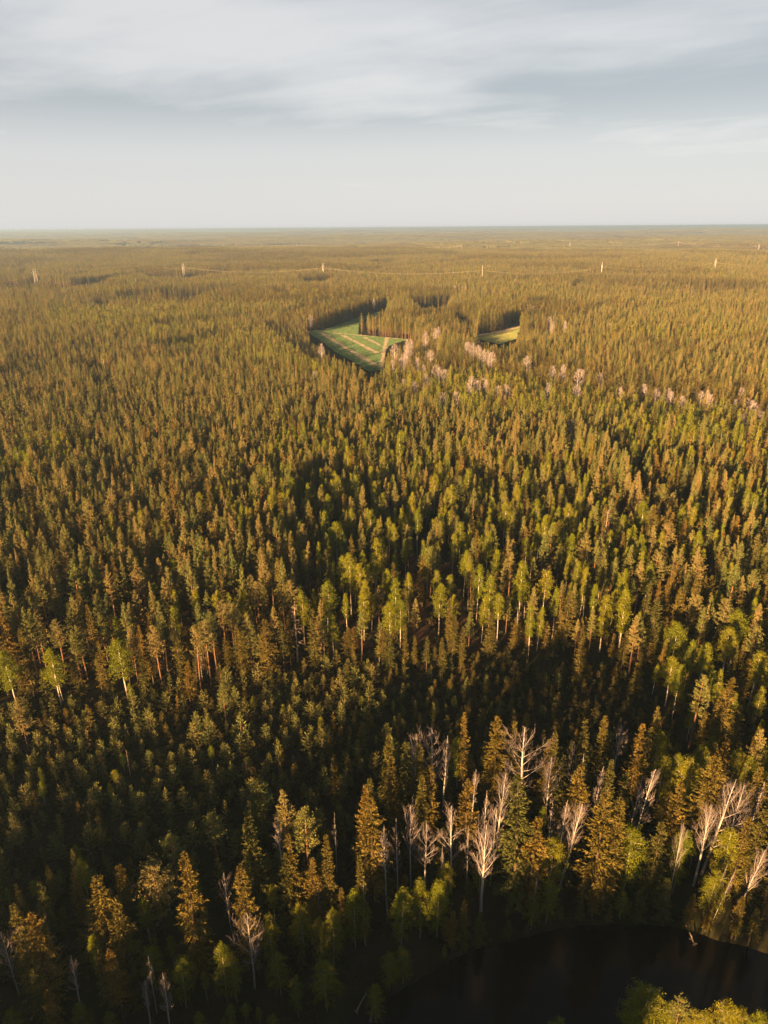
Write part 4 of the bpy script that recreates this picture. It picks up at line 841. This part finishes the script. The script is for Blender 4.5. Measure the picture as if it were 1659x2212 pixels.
def far_leaf(name, cols):
    m, t = mat(name); geo = t.new('ShaderNodeNewGeometry'); oi = t.new('ShaderNodeObjectInfo')
    base = t.ramp(geo.outputs['Random Per Island'], [(k/(len(cols) - 1), c) for k, c in enumerate(cols)])
    tc = t.new('ShaderNodeTexCoord'); n = t.new('ShaderNodeTexNoise', {'Vector': tc.outputs['Object'], 'Scale': 1.3, 'Detail': 2.0})
    k = t.math('MULTIPLY', t.math('MULTIPLY_ADD', n.outputs[0], 1.6, .2), t.math('MULTIPLY_ADD', oi.outputs['Random'], .35, .83))
    col = t.new('ShaderNodeVectorMath', {0: base}, operation='SCALE'); t.set(col.inputs['Scale'], k)
    t.new('ShaderNodeOutputMaterial', {'Surface': t.new('ShaderNodeBsdfDiffuse', {'Color': col.outputs[0]})}); return m
MF = [far_leaf('far_pine', [(.090, .108, .038), (.145, .132, .050), (.115, .120, .042)]), far_leaf('far_spruce', [(.065, .058, .024), (.095, .072, .024)]), far_leaf('far_birch', [(.075, .10, .028), (.10, .115, .032)])]
def pcol(name, specs):
    col = bpy.data.collections.new(name)
    for i, a in enumerate(specs):
        col.objects.link(bpy.data.objects.new('%s_%02d' % (name, i), patch(*a).mesh(name, MF)))
    return col
PM = [[.8, .16, .04], [.74, .2, .06], [.3, .66, .04], [.55, .2, .25]]
mid = pcol('mid_patch', [(900 + i, 46, 100, 15, 1.8, PM[i % 4]) for i in range(8)])
fard = pcol('far_patch', [(950 + i, 200, 500, 15, 5.0, PM[i % 4], .16) for i in range(8)])
def patches(r0, r1, s):
    x, y = jgrid(-.62*r1, .62*r1, r0*.7, r1, s); r = np.hypot(x, y); ok = (r > r0) & (r < r1) & (np.abs(x) < .60*y + 50); return x[ok], y[ok]
px1, py1 = patches(3190, 9000, 42.); px2, py2 = patches(8950, 32000, 185.)
X_ = np.concatenate([px1, px2]); Y_ = np.concatenate([py1, py2]); ci = np.concatenate([np.zeros(len(px1), int), np.ones(len(px2), int)])
st = stand(X_, Y_, 420., 21); st2 = stand(X_, Y_, 1100., 31); sth = stand(X_, Y_, 260., 41)
ok = ~((stand(X_, Y_, 330., 51) > .90) & (ci == 0)) & ~((stand(X_, Y_, 900., 61) > .88) & (ci == 1)); 
typ = np.where(st < .55, rng.integers(0, 2, len(X_)), np.where(st < .8, 2, 3)); si = typ + 4*rng.integers(0, 2, len(X_))
hs = .45 + .8*sth + .3*(st2 - .5)
X_, Y_, ci, si, hs = X_[ok], Y_[ok], ci[ok], si[ok], hs[ok]; n = len(X_)
print('patches', n)
scatter('distant_forest', 'hazy forest reaching to the horizon', [mid, fard], X_, Y_, height(X_, Y_) - .5, hs, np.full(n, 1.0), (ci, si), rng.integers(0, 4, n)*math.pi/2, tilt=0)

# ------------------------------------------------------------------ power lines
m, t = mat('galvanised_steel'); t.new('ShaderNodeOutputMaterial', {'Surface': t.new('ShaderNodeBsdfPrincipled', {'Base Color': (.4, .4, .39, 1), 'Roughness': .5, 'Metallic': .2})}); M['steel'] = m
m, t = mat('conductor'); t.new('ShaderNodeOutputMaterial', {'Surface': t.new('ShaderNodeBsdfPrincipled', {'Base Color': (.5, .48, .45, 1), 'Roughness': .6})}); M['wire'] = m
def child(root, name, g, m):
    o = link(bpy.data.objects.new(name, g.mesh(name, [m]))); o.parent = root; return o
def pylon(px, py, Hh, label, az, group, th=.85):
    X_, Y_ = at(px, py, Hh + 6); z_ = float(height(np.array([float(X_)]), np.array([float(Y_)]))[0])
    root = link(bpy.data.objects.new('transmission_pylon', None)); root.location = (float(X_), float(Y_), z_); root.rotation_euler = (0, 0, az); tag(root, label, 'pylon', group)
    for s in (-1, 1):
        g = Geo(); g.tube([(s*4.6, 0, 0), (s*3.6, 0, Hh*.8), (s*3.3, 0, Hh)], [.42*th, .36*th, .26*th], 6); child(root, 'leg', g, M['steel'])
        g = Geo(); g.tube([(s*4.4, 0, Hh*.25), (-s*3.7, 0, Hh*.78)], [.16*th, .16*th], 4); child(root, 'brace', g, M['steel'])
    g = Geo(); g.tube([(-10, 0, Hh*.8), (0, 0, Hh*.82), (10, 0, Hh*.8)], [.3*th]*3, 5); child(root, 'crossarm', g, M['steel'])
    for s in (-9, 0, 9):
        g = Geo(); g.tube([(s, 0, Hh*.8), (s, 0, Hh*.8 - 2.4)], [.18*th, .18*th], 5); child(root, 'insulator', g, M['wire'])
    return root
def cable_run(pys, Hh, sag, group, label, rw):
    for a in range(len(pys) - 1):
        A, B = pys[a], pys[a + 1]
        for s, wd_ in ((-9, 'near'), (0, 'middle'), (9, 'far')):
            pa = Vector(A.location) + Vector((math.cos(A.rotation_euler.z)*s, math.sin(A.rotation_euler.z)*s, Hh*.8 - 2.4)); pb = Vector(B.location) + Vector((math.cos(B.rotation_euler.z)*s, math.sin(B.rotation_euler.z)*s, Hh*.8 - 2.4))
            tt = np.linspace(0, 1, 24); p = np.array(pa)[None]*(1 - tt)[:, None] + np.array(pb)[None]*tt[:, None]; p[:, 2] -= sag*4*tt*(1 - tt)
            g = Geo(); g.tube(p, np.full(24, rw), 3)
            o = link(bpy.data.objects.new('power_cable', g.mesh('power_cable', [M['wire']])))
            tag(o, '%s conductor of %s, span %s' % (wd_, label, ORD[a]), 'power cable', group)
ORD = ['first from the gravel pit', 'second along', 'third along', 'fourth along', 'fifth along', 'sixth along']
line1 = [(72, 573, 'beside the pale clearing'), (394, 562, 'above the long dark stand'), (697, 562, 'straight beyond the striped field'), (1043, 566, 'beyond the white bare grove'), (1302, 560, 'over the even pine wood'), (1548, 553, 'last on the line before the frame ends'), (1790, 549, 'just past the frame edge')]
pys = [pylon(a, b, 33, 'grey twin-legged pylon of the nearer line, ' + c, math.radians(80), 'pylons of the nearer power line') for a, b, c in line1]
cable_run(pys, 33, 9, 'conductors of the nearer power line', 'the nearer line', .034)
line2 = [(345, 520, 'amid bluish hazy forest'), (640, 521, 'over the field gap'), (997, 524, 'above the dark patch'), (1232, 518, 'on the low rise'), (1467, 516, 'on the hazy plain'), (1642, 519, 'by the frame edge')]
pys2 = [pylon(a, b, 33, 'tiny hazy pylon of the farther line, ' + c, math.radians(85), 'pylons of the farther power line', .9) for a, b, c in line2]
cable_run(pys2, 33, 9, 'conductors of the farther power line', 'the farther line', .05)

# ------------------------------------------------------------------ fallen wood at the pond
def log(px, py, L, az, el, label, root_end=True):
    X_, Y_ = at(px, py, -1.1); root = link(bpy.data.objects.new('fallen_log', None)); root.location = (float(X_), float(Y_), -1.15); root.rotation_euler = (0, 0, az); tag(root, label, 'log', 'bleached logs at the pond')
    g = Geo(); k = 6; tt = np.linspace(0, 1, k); g.tube(np.column_stack([tt*L, .08*np.sin(tt*5)*L*.2, .1 + tt*L*math.sin(el)]), np.linspace(.13, .05, k), 7); child(root, 'stem', g, M['dead_bark'])
    g = Geo(); r = np.random.default_rng(int(px))
    for _ in range(5):
        f = r.uniform(.3, .95); g.tube([(f*L, .02, .1 + f*L*math.sin(el)), (f*L + r.uniform(.1, .5), r.normal(0, .35), .3 + f*L*math.sin(el) + r.uniform(0, .3))], [.03, .012], 4)
    child(root, 'branches', g, M['dead_bark'])
    if root_end:
        g = Geo(); d = np.column_stack([-np.abs(r.normal(0, .2, 16)) - .1, r.normal(size=16), r.normal(size=16)]); g.tufts(np.zeros((16, 3)) + [0, 0, .12], d, .42, .22, 0, r); child(root, 'root_plate', g, M['dead_bark'])
log(770, 2186, 2.4, 1.0, .35, 'short pale log end with a twig pointing up from the pond bank')
log(800, 2206, 2.0, 1.3, .1, 'curved white log at the bottom edge of the picture in black water')
log(1500, 2040, 1.4, 1.75, .5, 'small bleached stump with upright twig off the far shore')
log(776, 2050, 1.8, -.6, .2, 'thin grey broken stick among the bushes by the pond')

# ------------------------------------------------------------------ haze
m, t = mat('haze_air')
vol = t.new('ShaderNodeVolumePrincipled', {'Color': (.42, .68, 1.0, 1), 'Density': 1.15e-4, 'Anisotropy': .34})
t.new('ShaderNodeOutputMaterial', {'Volume': vol})
B = 45000; zb, zt = -30.0, 103.0
me = bpy.data.meshes.new('haze'); me.from_pydata([(-B, -B, zb), (B, -B, zb), (B, B, zb), (-B, B, zb), (-B, -B, zt), (B, -B, zt), (B, B, zt), (-B, B, zt)], [], [(0, 3, 2, 1), (4, 5, 6, 7), (0, 1, 5, 4), (1, 2, 6, 5), (2, 3, 7, 6), (3, 0, 4, 7)])
me.materials.append(m); tag(link(bpy.data.objects.new('haze', me)), 'thin pale air haze over the whole forest', None, None, 'stuff')

# ------------------------------------------------------------------ labels
LAND = [(770, 745, 'the striped green field', None), (1080, 722, 'the small pale meadow', None), (880, 772, 'the white grove by the field', None), (950, 1290, 'the forked forest track', None), (1330, 2030, 'the far shore of the pond', None),
 (1136, 1672, 'the giant pondside spruce', 'giant broad spruce, the largest tree of all, rising beside the pond'),
 (1137.5, 1577, 'the widest bare tree', 'widest leafless tree with many white forks, just above the giant spruce'),
 (1416, 1660, 'the leaning white tree', 'bright white leafless tree leaning over a dark gap, one long low branch'),
 (1540, 1740, 'the white antlered tree', 'stout white leafless tree with antler-like forks before a broad lit spruce'),
 (1009, 1542, 'the slim lit spruce tip', 'slim spruce on a bare lower trunk, first lit top of the dark clearing'),
 (1076, 1546, 'the wide lit spruce', 'wide orange lit spruce standing alone against the dark young clearing'),
 (1419, 1521, 'the lone golden spruce', 'slim golden spruce lit alone above the dark gap'),
 (1576, 1460, 'the tall golden spruce', 'tall golden spruce glowing high above the shaded stand near the frame edge'),
 (1550, 1626, 'the broad shaggy spruce', 'broad shaggy spruce behind the white antlered tree'),
 (635, 1300, 'the dead grey pine', 'dead grey pine with bare pale trunk at the front of the left wood'),
 (440, 1340, 'the pink-stemmed pines', 'middle one of three thin pines with long pink bare trunks'),
 (682.5, 1895, 'the lone rosy bare tree', 'rosy leafless fan-shaped tree alone in the wood left of the pond'),
 (532.5, 1972.5, 'the grey bare tree below', 'tall grey leafless tree with drooping lower twigs among the bottom birches'),
 (400, 1842.5, 'the tilting spruce', 'tall ragged spruce tilting slightly, brightest of the lower left wood'),
 (330, 1874, 'the round-topped pine', 'pine with a broad rounded crown in the lower left wood'),
 (1197.5, 1810, 'the glowing round birch', 'glowing yellow green round birch below the leafless trees, left of its twin'),
 (1367.5, 1787.5, 'the birch with white stems', 'round yellow birch with pale stems showing through, beside tall spruces'),
 (271.5, 1619, 'the broken pale snag', 'short broken pale snag standing in the young pines'),
 (1312, 1099, 'the big dead-grey pine', 'big half-dead grey pine among the tall pale pines'),
 (1407.5, 2127, 'the near shore birches', 'broad dim birch on the near shore, biggest crown at the bottom edge'),
 (910, 1899, 'the pond corner birches', 'yellow green birch at the inner corner of the pond, centre of three'),
 (950, 1263, 'the birch between the tracks', 'round yellow birch standing alone between the two track strips'),
 (1035, 1219, 'the tall two-tier birch', 'tall slender birch with a long white trunk right of the track'),
 (1130, 1215, 'the brightest track birch', 'brightest tall birch with white stems at the edge of the young clearing'),
 (0, 1200, 'the left edge, mid-height', None), (0, 1700, 'the left edge, lower part', None), (1659, 1250, 'the right edge, mid-height', None), (1659, 1700, 'the right edge, lower part', None), (0, 2212, 'the bottom left corner', None), (260, 1430, 'the gap left of pink-stemmed pines', None),
 (830, 1106, 'the picture centre', None), (450, 1650, 'the middle of young growth', None), (830, 1560, 'the top of dark clearing', None), (1230, 1480, 'the dark young spruces', None), (1659, 850, 'the right edge below the plain', None), (500, 1150, 'the middle of left pinewood', None), (1450, 1400, 'the shaded gap by right pines', None), (720, 2100, 'the bottom left pond bank', None)]
ORDW = 'first second third fourth fifth sixth seventh eighth ninth tenth eleventh twelfth thirteenth fourteenth fifteenth sixteenth seventeenth eighteenth nineteenth'.split()
TENS = {2: 'twenty', 3: 'thirty', 4: 'forty', 5: 'fifty', 6: 'sixty', 7: 'seventy'}
TENTH = {2: 'twentieth', 3: 'thirtieth', 4: 'fortieth', 5: 'fiftieth', 6: 'sixtieth', 7: 'seventieth'}
def ordinal(k): return ORDW[k - 1] if k < 20 else (TENTH[k//10] if k % 10 == 0 else TENS[k//10] + '-' + ORDW[k % 10 - 1])
lx = np.array([l[0] for l in LAND], float); ly = np.array([l[1] for l in LAND], float)
def look(q):
    k, h, w_ = q['kind'], q['h'], q['w']
    if k in ('pine', 'round_pine'):
        b = 'round-topped' if k == 'round_pine' else ('bare-stemmed' if q['proto'] in (1, 3, 5) else 'deep-crowned'); return ('tall ' if h > 16.5 else 'short ' if h < 13 else '') + b + ' pine'
    if k == 'young_spruce': return 'low young spruce'
    if k == 'spruce': return ('tall ' if h > 18 else 'short ' if h < 12.5 else '') + ('broad ' if w_ > 1.12 else 'slim ' if w_ < .88 else 'pointed ') + 'spruce'
    if k == 'birch': return ('tall ' if h > 15 else 'short ' if h < 11.5 else '') + 'slender leafy birch'
    if k == 'round_birch': return ('small ' if h < 10.5 else '') + 'round leafy birch'
    if k == 'bare': return ('leaning ' if abs(q['lean']) >= .05 else 'narrow ' if w_ < .65 else 'wide ' if w_ > .9 else '') + 'white leafless tree'
    if k == 'bare_far': return 'pale pinkish leafless tree'
    if k == 'snag': return 'dead pale-barked pine'
    return ('taller ' if h > 5 else 'low ' if h < 3.6 else '') + 'bristly young pine'
for q in ALLT:
    a, b, _ = proj([q['x'] + q['lean']*q['h']], [q['y']], [q['z'] + q['h']]); q['px'], q['py'] = float(a[0]), float(b[0])
own = {}
for n_, l in enumerate(LAND):
    if l[3]:
        c = min((q for q in ALLT if q['hero']), key=lambda q: math.hypot(q['px'] - l[0], q['py'] - l[1])); own[id(c)] = l[3]
GRP = {}
DIRS = ['right of', 'down and right of', 'below', 'down and left of', 'left of', 'up and left of', 'above', 'up and right of']
for q in ALLT:
    if id(q) in own: continue
    d = np.hypot(lx - q['px'], ly - q['py']); n_ = int(np.argmin(d)); a = math.atan2(q['py'] - ly[n_], q['px'] - lx[n_]); k = int(round(a/(math.pi/4))) % 8
    GRP.setdefault((look(q), n_, k), []).append((d[n_], id(q), q))
for (lk, n_, k), v in GRP.items():
    v.sort(key=lambda t_: t_[:2])
    for r_, (_, _, q) in enumerate(v):
        q['label'] = '%s, %s%s %s' % (lk, ordinal(r_ + 1) + ' one ' if len(v) > 1 else 'the one ', DIRS[k], LAND[n_][2])
for q in ALLT:
    tag(q['obj'], own.get(id(q)) or q['label'], q['cat'], GROUP[q['name']])
